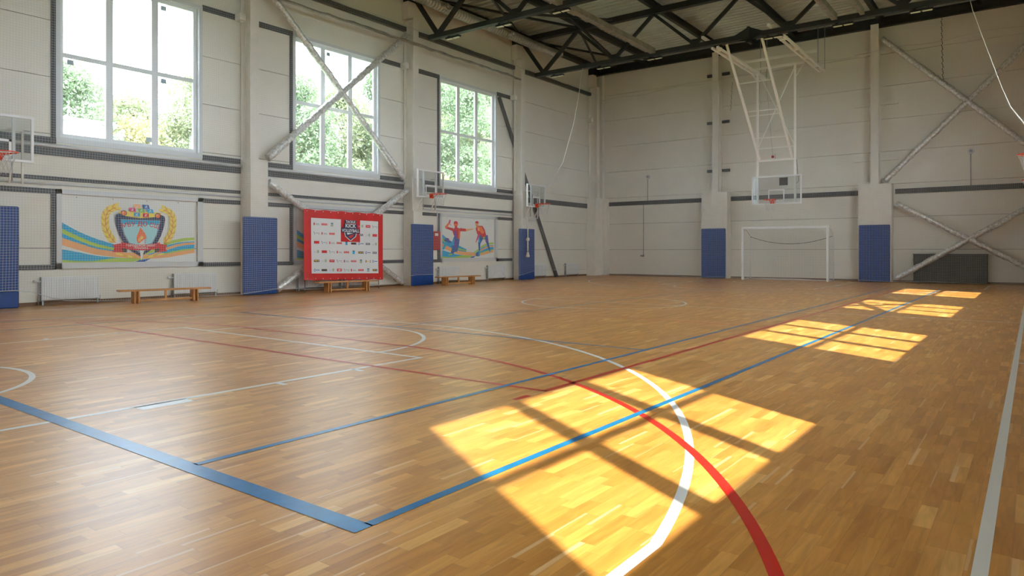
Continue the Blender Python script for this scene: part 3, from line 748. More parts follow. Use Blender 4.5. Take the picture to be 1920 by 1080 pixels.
A.text('ГОРОДСКОЙ ОКРУГ', 1025, 722, 40, 'print', 0, 1.0); A.text('ВЛАСИХА', 1030, 758, 38, 'print', 0, 1.0)
for (a, b, m_) in ((912, 212, 'magenta'), (975, 160, 'peach'), (1028, 217, 'green'), (1092, 162, 'dblue'), (1148, 220, 'sky'), (968, 276, 'sky'), (1086, 281, 'crimson')):
    sk = 8 if b < 240 else 0; A.poly([(a - 40 - sk, b - 28), (a + 40 - sk, b - 28), (a + 40 + sk, b + 28), (a - 40 + sk, b + 28)], m_)
    A.oval(a + 2, b - 13, 6, 6, 'print'); A.stroke([(a - 14, b + 2), (a, b - 4), (a + 16, b - 6)], 6, 'print'); A.stroke([(a, b - 4), (a - 6, b + 8), (a - 16, b + 18)], 6, 'print'); A.stroke([(a - 4, b + 6), (a + 12, b + 18)], 6, 'print')
A.build('print', t)
# mural 2: waves only, mostly behind the red banner
t, r_ = framed(11.96, 'printed mural of coloured waves half hidden behind the red sponsor banner')
A = Art(r_[0], r_[1], r_[2], r_[3], r_[4], (55, 1790, 60, 935)); swoosh(A); A.build('print', t)
# mural 3: two athletes
t, r_ = framed(17.98, 'printed mural of two colourful athletes, above the bench nearest the far corner')
A = Art(r_[0], r_[1], r_[2], r_[3], r_[4], (80, 1010, 170, 915))
swoosh(A, lambda a, b: (80 + (a - 55) * 930 / 1735, 170 + (b - 60) * 745 / 875))
def limb(pts, w, m): A.stroke(pts, w, m, False)
# first athlete, leaping
limb([(235, 640), (130, 580)], (70, 40), 'dblue'); limb([(150, 560), (205, 580)], 36, 'purple'); limb([(270, 700), (160, 640), (105, 760)], (75, 36), 'sky'); limb([(300, 720), (250, 850)], (80, 44), 'dblue'); limb([(262, 842), (200, 860)], 26, 'lime')
A.poly([(300, 500), (385, 575), (375, 660), (345, 800), (290, 800), (245, 700), (262, 600)], 'dblue'); A.poly([(300, 560), (355, 600), (330, 760), (285, 690)], 'purple'); A.poly([(262, 600), (300, 540), (290, 680), (250, 690)], 'sky')
A.poly([(255, 400), (300, 362), (345, 352), (402, 380), (396, 450), (385, 578), (330, 545), (288, 505)], 'crimson'); A.poly([(280, 410), (320, 420), (355, 560), (295, 505)], 'purple'); A.poly([(370, 400), (398, 400), (390, 560), (365, 560)], 'flame')
limb([(275, 395), (150, 358)], (50, 36), 'crimson'); limb([(150, 362), (215, 265)], (40, 28), 'flame'); limb([(212, 280), (222, 215)], (30, 22), 'magenta'); limb([(218, 290), (240, 318)], 10, 'magenta')
limb([(390, 388), (500, 395)], (62, 44), 'crimson'); limb([(495, 396), (632, 366)], (42, 14), 'peach')
A.oval(320, 285, 38, 52, 'flame'); A.poly([(300, 320), (342, 320), (345, 370), (300, 372)], 'crimson'); A.oval(318, 262, 34, 26, 'crimson')
# second athlete, running
limb([(860, 480), (885, 620)], (70, 52), 'purple'); limb([(885, 610), (935, 790)], (46, 20), 'dblue'); limb([(930, 770), (940, 800)], 26, 'sky')
limb([(760, 480), (735, 640)], (60, 46), 'sky'); limb([(735, 620), (738, 780)], (44, 24), 'dblue'); A.poly([(670, 840), (735, 775), (748, 820), (720, 890), (672, 885)], 'dblue'); A.poly([(720, 780), (752, 775), (742, 890), (722, 885)], 'sky')
A.poly([(745, 470), (860, 480), (880, 560), (800, 560), (760, 640), (742, 560)], 'dblue'); A.poly([(790, 500), (850, 500), (820, 580)], 'lime')
A.poly([(676, 340), (725, 302), (795, 302), (835, 370), (862, 470), (850, 500), (790, 530), (748, 470), (690, 425), (672, 380)], 'crimson'); A.poly([(725, 320), (780, 320), (830, 430), (790, 460), (740, 400)], 'flame'); A.poly([(700, 330), (725, 330), (740, 400), (710, 400)], 'peach')
limb([(705, 425), (730, 480)], (44, 34), 'crimson'); limb([(728, 470), (690, 580)], (36, 22), 'magenta'); limb([(690, 572), (672, 622)], 14, 'crimson')
A.oval(694, 262, 30, 46, 'peach', 6); A.oval(692, 236, 32, 22, 'crimson'); A.poly([(676, 295), (716, 295), (722, 335), (690, 335)], 'flame')
A.build('print', t)

# ------------------------------------------------------------------ red sponsor banner
bn = thing('sponsor_banner', 'large red-bordered white sponsor banner hung in front of the cross brace', 'banner', (XL + .6, 13.3, .3))
BX = XL + .70; by0, by1 = 11.82, 14.71
def bwave(u, v): return BX + .02 * math.sin(u * 7 + 1) * (1 - v) + .008 * math.sin(u * 17 + v * 3) * (.3 + .7 * (1 - v)) + .02 * (v - .5) ** 2
def BP(u, v, off=0):     # u 0..1 across, v 0..1 up
    z0 = .34 - .07 * u; z1 = 2.285 - .02 * u
    edge = .02 * (math.sin(u * 31) * (1 if v < .02 or v > .98 else 0))
    return (bwave(u, v) + off, by0 + u * (by1 - by0), z0 + v * (z1 - z0) + edge * .5)
class Ban(Art):
    def __init__(s): s.mb = MB(); s.mats = []; s.k = 0
    flat = 0
    def P(s, a, b):
        p = BP(a, b, .0015 + s.k * .0001)
        return (BX + .022 + s.flat * .0006, p[1], p[2]) if s.flat else p
def grid(mb, u0, u1, v0, v1, off, nu, nv):
    vs = [BP(u0 + (u1 - u0) * i / nu, v0 + (v1 - v0) * j / nv, off) for j in range(nv + 1) for i in range(nu + 1)]
    mb.smooth = True; mb.add(vs, [(j*(nu+1)+i, j*(nu+1)+i+1, (j+1)*(nu+1)+i+1, (j+1)*(nu+1)+i) for j in range(nv) for i in range(nu)])
m = MB(); grid(m, 0, 1, 0, 1, 0, 60, 40)
m.f += [tuple(reversed([i + 61 * 41 for i in f])) for f in m.f]; m.v += [(a - .004, b, c) for a, b, c in m.v]; m.mi *= 2; m.sm *= 2
m.build('banner_cloth', 'red', bn)
m = MB(); grid(m, .085, .445, .095, .885, .0012, 24, 30); grid(m, .445, .69, .095, .56, .0012, 14, 18); grid(m, .69, .935, .095, .885, .0012, 14, 30)
m.build('white_field', 'whitevinyl', bn)
B = Ban(); B.k = 3
def sub(u, v, s):   # logo-local helper
    return lambda a, b: (u + a * s, v + b * s * 1.5)
def lg(kind, u, v):
    g = sub(u, v, .034); P = lambda l, m_: B.poly([g(*q) for q in l], m_)
    rect = lambda a0, a1, b0, b1, m_: P([(a0, b0), (a1, b0), (a1, b1), (a0, b1)], m_)
    if kind == 'a': rect(-1, -.6, -.35, .35, 'crimson'); rect(-.3, .9, .02, .14, 'steelgrey'); rect(-.3, 1.1, -.25, -.12, 'steelgrey')
    elif kind == 'b':
        for k in range(5): rect(-1 + k * .42, -.72 + k * .42, -.3, .3, 'crimson')
        rect(-1, 1, -.06, .02, 'crimson')
    elif kind == 'c': rect(-.4, .4, -.5, .5, 'sky'); rect(-.18, .18, -.45, .2, 'gold'); rect(-.4, .4, .34, .5, 'navy')
    elif kind == 'd': P([(-1, .45), (-.85, .45), (-.5, -.45), (-.62, -.45)], 'navy'); rect(-.4, 1.1, -.02, .12, 'steelgrey'); rect(.6, 1.1, -.35, -.25, 'steelgrey')
    elif kind == 'e': rect(-.9, .95, -.34, .4, 'crimson'); rect(-.6, .7, -.02, .1, 'whitevinyl')
    elif kind == 'f': B.oval(*g(.5, .05), .013, .024, 'olive'); rect(-1.1, -.1, -.05, .04, 'lilac'); rect(-1., -.2, -.3, -.22, 'lilac')
    elif kind == 'g': rect(-1, 1, -.3, .3, 'brown'); rect(-.8, .3, -.1, .12, 'gold'); rect(.5, .9, -.12, .1, 'whitevinyl')
    elif kind == 'h': B.oval(*g(-.75, 0), .011, .02, 'dblue'); B.oval(*g(-.75, 0), .006, .012, 'whitevinyl'); rect(-.3, 1, -.08, .1, 'dblue')
    elif kind == 'i': B.text('360', u - .006, v - .014, .05, 'ink', 0, .62) if False else (rect(-.9, -.35, -.3, .3, 'ink'), rect(-.2, .3, -.3, .3, 'ink'), rect(.45, .75, -.3, .3, 'ink'), rect(-.75, -.5, -.12, .12, 'whitevinyl'), rect(-.06, .16, -.12, .12, 'whitevinyl'))
rows = ['abc...fed', 'dab...ife', 'edabcghif', 'fedabcghi', 'gfedabcgh', 'hgfedabcg']
for j, rw in enumerate(rows):
    for i, k in enumerate(rw):
        if k != '.':
            B = Ban(); B.k = 3; lg(k, .148 + i * .0925, .80 - j * .1315); B.build('sponsor_logo', bn)
B = Ban(); B.k = 3
# emblem on the red tab
eu, ev = .560, .74
_poly = B.poly
def epoly(pts, m_): B.flat += 1; _poly(pts, m_)
B.poly = epoly
B.poly([(eu - .07, ev + .09), (eu + .07, ev + .09), (eu + .075, ev + .14), (eu - .075, ev + .14)], 'navy')
B.poly([(eu - .085, ev - .02), (eu + .085, ev - .02), (eu + .07, ev - .10), (eu, ev - .17), (eu - .07, ev - .10)], 'print')
B.poly([(eu - .076, ev - .02), (eu + .076, ev - .02), (eu + .062, ev - .096), (eu, ev - .158), (eu - .062, ev - .096)], 'navy')
B.poly([(eu - .05, ev - .04), (eu + .05, ev - .02), (eu + .04, ev - .05), (eu - .04, ev - .075)], 'print'); B.poly([(eu - .03, ev - .10), (eu + .05, ev - .06), (eu + .03, ev - .10), (eu, ev - .13)], 'crimson')
B.poly([(eu - .085, ev + .02), (eu + .085, ev + .02), (eu + .08, ev + .085), (eu - .08, ev + .085)], 'navy')
B.poly([(eu - .115, ev - .045), (eu + .115, ev - .055), (eu + .12, ev + .015), (eu - .12, ev + .025)], 'navy')
def btext(txt, u, v, size, m_, sq):
    B.mat(m_); B.flat += 1
    cu = bpy.data.curves.new('t', 'FONT'); cu.body = txt; cu.align_x = 'CENTER'; cu.size = 1; cu.offset = .02
    ob = bpy.data.objects.new('t', cu); col.objects.link(ob)
    dg = bpy.context.evaluated_depsgraph_get(); me = bpy.data.meshes.new_from_object(ob.evaluated_get(dg))
    B.mb.add([B.P(u + q.co.x * size * sq, v + q.co.y * size * 1.5) for q in me.vertices], [tuple(p.vertices) for p in me.polygons])
    bpy.data.objects.remove(ob); bpy.data.curves.remove(cu); bpy.data.meshes.remove(me)
btext('TACKLE', eu, ev + .098, .034, 'print', 1.0); btext('KICK', eu, ev + .030, .052, 'print', 1.15); btext('VOLLEYBALL', eu, ev - .036, .042, 'print', .92)
B.build('emblem', bn)
for k in range(11):
    for v in (.02, .98):
        p = BP(.04 + .092 * k, v, .003); MB().tube([p, (p[0] + .006, p[1], p[2])], .014, 8).build('eyelet', 'white', bn)
for y_ in (by0 + .1, by0 + 1.45, by1 - .1):
    MB().tube([(BX - .07, y_, 0), (BX - .07, y_, 2.22)], .014, 8).build('pole', 'pipe', bn)
MB().tube([(BX - .07, by0 + .1, 2.22), (BX - .07, by1 - .1, 2.22)], .014, 8).build('crossbar', 'pipe', bn)
MB().tube([(BX - .07, by0 + .1, .13), (BX - .07, by1 - .1, .13)], .010, 8).build('crossbar', 'pipe', bn)

# ------------------------------------------------------------------ radiators
def radiator(y0, y1, lab):
    t = thing('radiator', lab, 'radiator', (XL + .08, (y0 + y1) / 2, 0), 'white panel radiators along the left wall')
    x0 = XL + .04; b = MB(); b.box(x0, x0 + .05, y0, y1, .11, .58); n = int((y1 - y0) / .045); w = (y1 - y0) / n
    for k in range(n): b.box(x0 + .05, x0 + .062, y0 + k * w + .007, y0 + (k + 1) * w - .007, .13, .56)
    b.build('panel', 'rad', t)
    MB().box(x0 - .01, x0 + .064, y0 - .006, y1 + .006, .58, .592).build('top_grille', 'rad', t)
    MB().box(x0 - .015, x0 + .066, y0 - .012, y0, .10, .59).build('side_panel', 'pipe', t)
    v = MB().tube([(x0 + .03, y0 - .01, .50), (x0 + .03, y0 - .09, .50)], .018, 8); v.tube([(x0 + .03, y0 - .07, .50), (x0 + .03, y0 - .14, .51)], .028, 10); v.build('valve', 'white', t)
    MB().tube([(x0 + .03, y0 - .05, .50), (x0 + .03, y0 - .05, 0)], .011, 6).build('pipe', 'pipe', t)
    MB().tube([(x0 + .03, y0 - .05, .085), (x0 + .03, y1 + .02, .085), (x0 + .03, y1 + .02, .16)], .011, 6).build('pipe', 'pipe', t)
    for y_ in (y0 + .03, y1 - .03): MB().box(x0 + .01, x0 + .04, y_ - .015, y_ + .015, 0, .11).build('foot', 'pipe', t)
radiator(5.75, 6.88, 'white panel radiator under the left half of the crest mural')
radiator(8.55, 9.66, 'white panel radiator behind the right end of the nearest bench')
radiator(12.1, 13.2, 'white panel radiator behind the red sponsor banner, left part')
radiator(13.6, 14.7, 'white panel radiator behind the red sponsor banner, right part')
radiator(17.9, 19.0, 'white panel radiator behind the bench under the athletes mural')
radiator(20.6, 21.7, 'white panel radiator right of the bench under the athletes mural')
radiator(23.55, 24.55, 'white panel radiator beside the foot of the slanting dark brace, nearer the rope')
radiator(26.1, 27.2, 'white panel radiator nearest the far left corner')

# ------------------------------------------------------------------ benches
def bench(x, y, rz, lab):
    t = thing('gym_bench', lab, 'bench', (x, y, 0), 'wooden gym benches along the left wall')
    def pt(m, nm): return m.build(nm, 'bench', t)
    L_ = 1.93; h_ = .30
    objs = []
    objs.append(pt(MB().rbox(x - .12, x + .12, y - L_/2, y + L_/2, h_ - .035, h_, .006), 'seat_board'))
    for s_ in (-1, 1):
        yy = y + s_ * .62
        m_ = MB().box(x - .11, x + .11, yy - .055, yy - .025, 0, h_ - .035).box(x - .11, x + .11, yy + .025, yy + .055, 0, h_ - .035).box(x - .02, x + .02, yy - .025, yy + .025, 0, h_ - .035)
        objs.append(pt(m_, 'trestle_leg'))
    objs.append(pt(MB().box(x - .02, x + .02, y - .62, y + .62, .045, .085), 'rail'))
    objs.append(pt(MB().box(x - .02, x + .02, y - .02, y + .02, .085, h_ - .035), 'centre_post'))
    t.rotation_euler.z = rz
    return t
b0 = bench(-15.55, 7.83, R(-8), 'pine gym bench in front of the radiators under the crest mural')
for (x, y, rz, lb) in ((-15.48, 12.92, R(-7), 'pine gym bench standing under the red sponsor banner'), (-15.5, 17.68, R(-5), 'pine gym bench between the blue pad and the athletes mural radiator')):
    c = copy_thing(b0, (x, y, 0), lb); c.rotation_euler.z = rz

# ------------------------------------------------------------------ hoops
def rim_net(t, cx, cy, z, bx, by, dirx, diry):
    """rim ring at (cx,cy,z); bracket towards the board at (bx,by)"""
    pts = [(cx + .225 * math.cos(a), cy + .225 * math.sin(a), z) for a in [2*math.pi*k/28 for k in range(29)]]
    rm = MB().tube(pts, .011, 7, False).build('rim', 'orange', t)
    px, py = -diry, dirx
    b = MB()
    q = Vector((dirx, diry, 0)); n = Vector((px, py, 0)); o = Vector((bx, by, z)); e = Vector((cx, cy, z)) - q * .225
    b.add([o - n*.09 + Vector((0,0,.02)), o + n*.09 + Vector((0,0,.02)), o + n*.09 - Vector((0,0,.13)), o - n*.09 - Vector((0,0,.13)),
           o - n*.09 + q*.02 + Vector((0,0,.02)), o + n*.09 + q*.02 + Vector((0,0,.02)), o + n*.09 + q*.02 - Vector((0,0,.13)), o - n*.09 + q*.02 - Vector((0,0,.13))],
          [(0,1,2,3),(7,6,5,4),(0,4,5,1),(1,5,6,2),(2,6,7,3),(3,7,4,0)])
    for s_ in (-1, 1):
        b.bar(o + n*s_*.08 + Vector((0,0,0)), e + q*.1 + n*s_*.17, .012, .03); b.bar(o + n*s_*.06 - Vector((0,0,.12)), e + q*.03 + n*s_*.09, .012, .02)
    b.add([o + Vector((0,0,.01)) - n*.085, o + Vector((0,0,.01)) + n*.085, e + n*.09 + q*.03 + Vector((0,0,.005)), e - n*.09 + q*.03 + Vector((0,0,.005))], [(0,1,2,3)])
    b.build('rim_bracket', 'orange', t)
    nt_ = MB(); N = 12; lv = [(0, .225), (.10, .19), (.20, .155), (.30, .13), (.40, .125)]
    for i in range(len(lv) - 1):
        for k in range(N):
            for s_ in (0, 1):
                a0 = 2*math.pi*(k + .5*(i % 2))/N; a1 = 2*math.pi*(k + .5*(i % 2) + (.5 if s_ else -.5))/N
                nt_.bar((cx + lv[i][1]*math.cos(a0), cy + lv[i][1]*math.sin(a0), z - lv[i][0]), (cx + lv[i+1][1]*math.cos(a1), cy + lv[i+1][1]*math.sin(a1), z - lv[i+1][0]), .006)
    nt_.build('hoop_net', 'net', t)
def board(t, ax, c, w, z0, z1, tk=.05, fw=.045, sq=(.50, .36), sqb=.06, verts=True):
    """ax: 'x' board lies in plane x=c[0] centred y=c[1]; 'y' board in plane y=c[1] centred x=c[0]; front side sign c[2]"""
    def bx(m, a0, a1, d0, d1, z0_, z1_):
        if ax == 'x': m.box(c[0] + c[2]*d0, c[0] + c[2]*d1, c[1] + a0, c[1] + a1, z0_, z1_)
        else: m.box(c[0] + a0, c[0] + a1, c[1] + c[2]*d0, c[1] + c[2]*d1, z0_, z1_)
    g = MB(); bx(g, -w/2 + .02, w/2 - .02, -.004, .004, z0 + .02, z1 - .02); g.build('glass_panel', 'acryl', t)
    f = MB(); bx(f, -w/2, w/2, -tk/2, tk/2, z0, z0 + fw); bx(f, -w/2, w/2, -tk/2, tk/2, z1 - fw, z1)
    bx(f, -w/2, -w/2 + fw, -tk/2, tk/2, z0 + fw, z1 - fw); bx(f, w/2 - fw, w/2, -tk/2, tk/2, z0 + fw, z1 - fw); f.build('board_frame', 'white', t)
    s = MB(); a = sq[0] / 2; b0 = z0 + sqb; b1 = b0 + sq[1]
    bx(s, -a, a, .005, .007, b1 - .045, b1); bx(s, -a, a, .005, .007, b0, b0 + .045); bx(s, -a, -a + .045, .005, .007, b0, b1); bx(s, a - .045, a, .005, .007, b0, b1); s.build('target_square', 'white', t)
    if verts:
        v = MB(); bx(v, -.32, -.27, -.06, -.012, z0, z1 - .02); bx(v, .27, .32, -.06, -.012, z0, z1 - .02); v.build('back_stay', 'white', t)
def wall_hoop(yc, side, lab):
    if side == 'left': xw, sg = XL, 1
    else: xw, sg = XR, -1
    t = thing('basketball_hoop', lab, 'basketball hoop', (xw + sg * .5, yc, 2.4), 'wall-mounted basketball hoops')
    xb = xw + sg * .88 if side == 'left' else .36
    board(t, 'x', (xb, yc, sg), 1.24, 2.87, 3.77)
    rim_net(t, xb + sg * .40, yc, 2.99, xb + sg * .03, yc, sg, 0)
    f = MB(); xs = xw + sg * .58
    for z in (3.52, 2.46):
        for s_ in (-1, 1): f.bar((xw + sg * .50, yc + s_ * .53 - .0, z), (xs, yc + s_ * .53, z), .035)
        f.bar((xs, yc - .55, z), (xs, yc + .55, z), .035)
    for s_ in (-1, 1): f.bar((xs, yc + s_ * .53, 2.46), (xs, yc + s_ * .53, 3.52), .035); f.bar((xs, yc + s_ * .3, 3.52), (xb - sg * .05, yc + s_ * .3, 3.50), .03); f.bar((xs, yc + s_ * .3, 2.46), (xb - sg * .05, yc + s_ * .3, 2.93), .03)
    f.build('wall_bracket', 'column', t)
    for s_ in (-1, 1): MB().tube([(xb - sg * .07, yc + s_ * .28, 2.50), (xb - sg * .07, yc + s_ * .28, 2.95)], .014, 8).build('height_screw', 'pipe', t)
wall_hoop(4.72, 'left', 'small glass basketball hoop on the left wall at the left edge of the picture')
wall_hoop(16.65, 'left', 'small glass basketball hoop above the blue pad right of the red banner')
wall_hoop(22.67, 'left', 'small glass basketball hoop above the hanging knotted rope near the far corner')
wall_hoop(16.6, 'right', 'right wall basketball hoop whose rim tip shows higher at the right edge')
wall_hoop(22.6, 'right', 'right wall basketball hoop whose rim tip shows lower at the right edge')

# ceiling-hung hoop over the goal
t = thing('basketball_hoop', 'full-size glass basketball hoop hanging from the ceiling on a white frame', 'basketball hoop', (-7.72, 26.7, 8.0))
YH = 26.62
board(t, 'y', (-7.68, YH, -1), 1.80, 2.88, 3.94, tk=.05, fw=.045, sq=(.59, .45), sqb=.10, verts=False)
rim_net(t, -7.80, YH - .40, 3.03, -7.80, YH - .03, 0, -1)
fr = MB(); xa, xb = -8.39, -7.03; YP = YH + .09
fr.box(xa - .037, xa + .037, YP - .03, YP + .03, 2.95, 8.02); fr.box(xb - .037, xb + .037, YP - .03, YP + .03, 2.95, 8.02)
fr.box(-8.70, -6.70, YP - .04, YP + .04, 7.98, 8.06); fr.box(xa, xb, YP - .035, YP + .035, 4.50, 4.57); fr.box(xa, xb, YP - .02, YP + .02, 4.98, 5.02)
fr.bar((-8.68, YP, 8.0), (xa, YP, 7.55), .035); fr.bar((-6.72, YP, 8.0), (xb, YP, 7.50), .035)
fr.bar((xa, YP, 7.95), (xb, YP, 5.0), .032); fr.bar((xb, YP, 7.95), (xa, YP, 5.0), .032)
fr.build('hanging_frame', 'hoist', t)
br = MB(); tl, tr_ = (-8.33, 23.2, 8.13), (-7.15, 23.2, 8.13); bl, br_ = (-8.31, YP - .04, 4.58), (-7.12, YP - .04, 4.56)
br.bar(tl, bl, .07); br.bar(tr_, br_, .07)
lp = lambda k, a, b: tuple(a[i] + (b[i] - a[i]) * k for i in range(3))
for k in (.32, .80): br.bar(lp(k, tl, bl), lp(k, tr_, br_), .035)
for k in (.60, .56): br.bar(lp(k, tl, bl), lp(k, tr_, br_), .03)
br.build('folding_strut', 'hoist', t)
r1 = MB()
for x in (-8.50, -6.38):
    for q in (-.09, .09): r1.box(x + q - .035, x + q + .035, 22.56, 27.9, 7.86, 7.93)
    for y_ in (22.9, 24.3, 25.6, 26.9, 27.85): r1.box(x - .12, x + .12, y_ - .04, y_ + .04, 7.84, 7.95)
    r1.box(x - .28, x - .20, 22.1, 22.7, 8.13, 8.21)
r1.build('ceiling_rail', 'hoist', t)
r2 = MB(); r2.box(-8.75, -5.95, 25.3, 25.38, 7.95, 8.03); r2.build('cross_rail', 'hoist', t)
for x in (-8.62, -8.38, -6.50, -6.26):
    MB().tube([(x, 27.8, 7.9), (x, 27.8, 9.62)], .012, 6).build('hanger_rod', 'pipe', t)
    MB().tube([(x, 22.60, 7.9), (x, 22.60, 8.15)], .010, 6).build('hanger_rod', 'pipe', t)
MB().box(-7.58, -7.28, YH + .03, YH + .05, 3.57, 3.86).build('data_plate', 'screen', t)
bl_ = MB().tube([(-7.75, YP, 4.78), (-7.75, YP, 4.55)], .008, 6); bl_.build('pull_pin', 'pipe', t)
s_ = MB(); s_.tube([(-7.83, YP - .03, 4.66 + .05 * math.cos(R(a))) for a in range(180, -1, -20)], .01, 10, True, [max(.004, .05 * math.sin(R(a))) for a in range(180, -1, -20)]); s_.build('red_knob', 'redbox', t)
MB().tube([(-8.1, YP, 7.9), (-7.83, YP - .02, 4.70)], .005, 5).build('pull_cord', 'pipe', t)
MB().tube([(xb + .05, YP, 4.5), (xb + .12, YP, 3.7), (xb + .03, YP, 3.62)], .012, 6).build('safety_strap', 'pipe', t)

# ------------------------------------------------------------------ goal
t = thing('handball_goal', 'white handball goal with net standing at the far wall', 'goal', (-7.69, 27.6, 0))
ga, gb, gy = -9.25, -6.11, 27.57
MB().rbox(ga - .04, ga + .04, gy - .04, gy + .04, 0, 2.08, .008).build('goal_post', 'white', t)
MB().rbox(gb - .04, gb + .04, gy - .04, gy + .04, 0, 2.08, .008).build('goal_post', 'white', t)
MB().rbox(ga + .04, gb - .04, gy - .04, gy + .04, 2.0, 2.08, .008).build('crossbar', 'white', t)
f = MB()
for x in (ga, gb):
    f.tube([(x, gy + .03, 2.02), (x, gy + .45, 1.98), (x, gy + .85, 1.78), (x, gy + .93, 1.66), (x, gy + .95, 0.02)], .016, 8)
    f.tube([(x, gy + .03, .02), (x, gy + .95, .02)], .016, 8); f.tube([(x, gy + .04, .35), (x, gy + .22, .02)], .010, 6)
f.tube([(ga, gy + .95, .02), (gb, gy + .95, .02)], .016, 8); f.build('back_frame', 'white', t)
f = MB(); n = 24
f.tube([(ga + (gb - ga) * k / n, gy + .92, 1.72 - .30 * (1 - (2*k/n - 1) ** 2)) for k in range(n + 1)], .010, 6); f.build('net_cord', 'black', t)
f = MB(); k = ga
prof = [(gy + .03, 1.99), (gy + .45, 1.95), (gy + .85, 1.75), (gy + .93, 1.62), (gy + .94, .04)]
x = ga
while x <= gb + .001:
    for (y1_, z1_), (y2_, z2_) in zip(prof[:-1], prof[1:]): f.bar((x, y1_, z1_), (x, y2_, z2_), .003)
    x += .10
for z in [.1 * q for q in range(1, 16)]: f.bar((ga, gy + .94, z), (gb, gy + .94, z), .003)
for k in range(8): 
    y_ = gy + .05 + k * .11; f.bar((ga, y_, 1.97 - .2 * (k / 8) ** 2), (gb, y_, 1.97 - .2 * (k / 8) ** 2), .003)
for x in (ga, gb):
    for z in [.1 * q for q in range(1, 18)]: f.bar((x, gy + .04, z), (x, gy + .94, z), .003)
    for k in range(9): f.bar((x, gy + .05 + k * .1, .03), (x, gy + .05 + k * .1, 1.9 - .2 * (k / 9) ** 2), .003)
f.build('goal_net', 'net', t)

# ------------------------------------------------------------------ small wall items
t = thing('hose_cabinet', 'small dark red fire hose cabinet beside the athletes mural', 'cabinet', (XL + .1, 17.7, 1.17))
MB().rbox(XL + .02, XL + .2, 17.36, 17.86, 1.17, 1.82, .01).build('cabinet_body', 'redbox', t)
MB().rbox(XL + .2, XL + .212, 17.39, 17.83, 1.20, 1.79, .004).build('cabinet_door', 'redbox', t)
MB().box(XL + .212, XL + .214, 17.56, 17.72, 1.66, 1.75).build('door_label', 'print', t)
tag(MB().tube([(XL + .1, 17.8, 1.83), (XL + .1, 17.8, 2.5), (XL + .06, 17.84, 2.56)], .018, 8).build('water_pipe', 'casing'), 'thin pale pipe rising from the red hose cabinet', 'pipe')
tag(MB().tube([(-14.03, YF - .03, 3.43), (-14.03, YF - .03, 4.42)], .014, 8).build('cable_conduit', 'pipe'), 'grey cable conduit dropping from the alarm disc left of the goal', 'conduit', 'wall conduits')
t = thing('alarm_sounder', 'round grey alarm disc on the far wall above the left conduit', 'alarm', (-14.03, YF - .05, 4.5))
MB().tube([(-14.03, YF, 4.5), (-14.03, YF - .05, 4.5)], .10, 20).build('disc', 'casing', t); MB().tube([(-14.03, YF - .05, 4.5), (-14.03, YF - .075, 4.5)], .05, 16).build('cap', 'pipe', t)
c = copy_thing(t, (-1.77, YF - .05, 4.62), 'round grey alarm disc on the far wall within the upper cross brace')
tag(MB().tube([(-1.77, YF - .03, 3.43), (-1.77, YF - .03, 4.54)], .012, 8).build('cable_conduit', 'pipe'), 'grey cable conduit dropping from the alarm disc by the cross brace', 'conduit', 'wall conduits')
tag(MB().tube([(-14.24, YF - .03, .94), (-14.24, YF - .03, 3.23)], .014, 8).build('cable_conduit', 'pipe'), 'long grey cable conduit running down to the wall socket', 'conduit', 'wall conduits')
tag(MB().rbox(-14.38, -14.22, YF - .06, YF, .88, .96, .008).build('wall_socket', 'pipe'), 'small grey double socket low on the far wall', 'socket')
def chain(pts, r=.02, n=26):
    m_ = MB(); a, b = Vector(pts[0]), Vector(pts[-1])
    for k in range(n):
        p = a.lerp(b, k / n); q = a.lerp(b, (k + .7) / n); j = .015 * math.sin(k * 2.1)
        m_.tube([(p.x + j, p.y, p.z), ((p.x + q.x)/2 + j + r*.5, p.y, (p.z+q.z)/2), (q.x + j, q.y, q.z)], r * .5, 5)
    return m_
tag(chain([(-2.63, YF - .3, 9.385), (-2.58, YF - .3, 7.0)], .03, 34).build('hanging_chain', 'girt'), 'dark knotted chain hanging from the beam beside the upper cross brace', 'chain', 'hanging chains')
tag(chain([(-9.93, 28.32, 8.07), (-10.0, 28.32, 6.9)], .02, 18).build('hanging_chain', 'girt'), 'short dark chain hanging from the net cord left of the ceiling hoop frame', 'chain', 'hanging chains')
# ropes
rnd = random.Random(3)
tag(MB().tube([(XL + .54, 10.7 + .3 * k, 7.88 + rnd.uniform(-.02, .02)) for k in range(39)], .045, 8, True, [.045 * rnd.uniform(.7, 1.2) for k in range(39)]).build('rolled_net', 'zinc'),
    'grey brown rolled up net strung along the left wall above the windows', 'rolled net')
t = thing('climbing_rope', 'thick white knotted rope with a tassel hanging in front of the blue pad', 'rope', (-15.9, 22.25, .9))
xr, yr = -16.0, 22.38
MB().tube([(xr, yr, 2.46), (xr + .005, yr, 1.63)], .024, 10).build('rope_strand', 'rope', t)
MB().tube([(xr, yr, 1.55), (xr, yr, 1.13)], .032, 10).build('rope_strand', 'rope', t)
k_ = MB(); k_.tube([(xr, yr, 1.6 + .075 * math.cos(R(a))) for a in range(180, -1, -15)], .05, 12, True, [.008 + .07 * math.sin(R(a)) for a in range(180, -1, -15)]); k_.build('knot', 'rope', t)
MB().tube([(xr, yr, 1.14), (xr, yr, 1.10)], .036, 10).build('binding', 'girt', t)
MB().tube([(xr, yr, 1.12), (xr, yr, 1.04), (xr, yr, .93), (xr, yr, .89)], .05, 12, True, [.035, .05, .085, .078]).build('tassel', 'rope', t)
MB().bar((XL + .50, yr, 2.46), (xr + .03, yr, 2.46), .03).build('hook_arm', 'column', t)
def sag(a, b, s, n=24): 
    a, b = Vector(a), Vector(b); return [a.lerp(b, k/n) - Vector((0, 0, s * 4 * (k/n) * (1 - k/n))) for k in range(n + 1)]
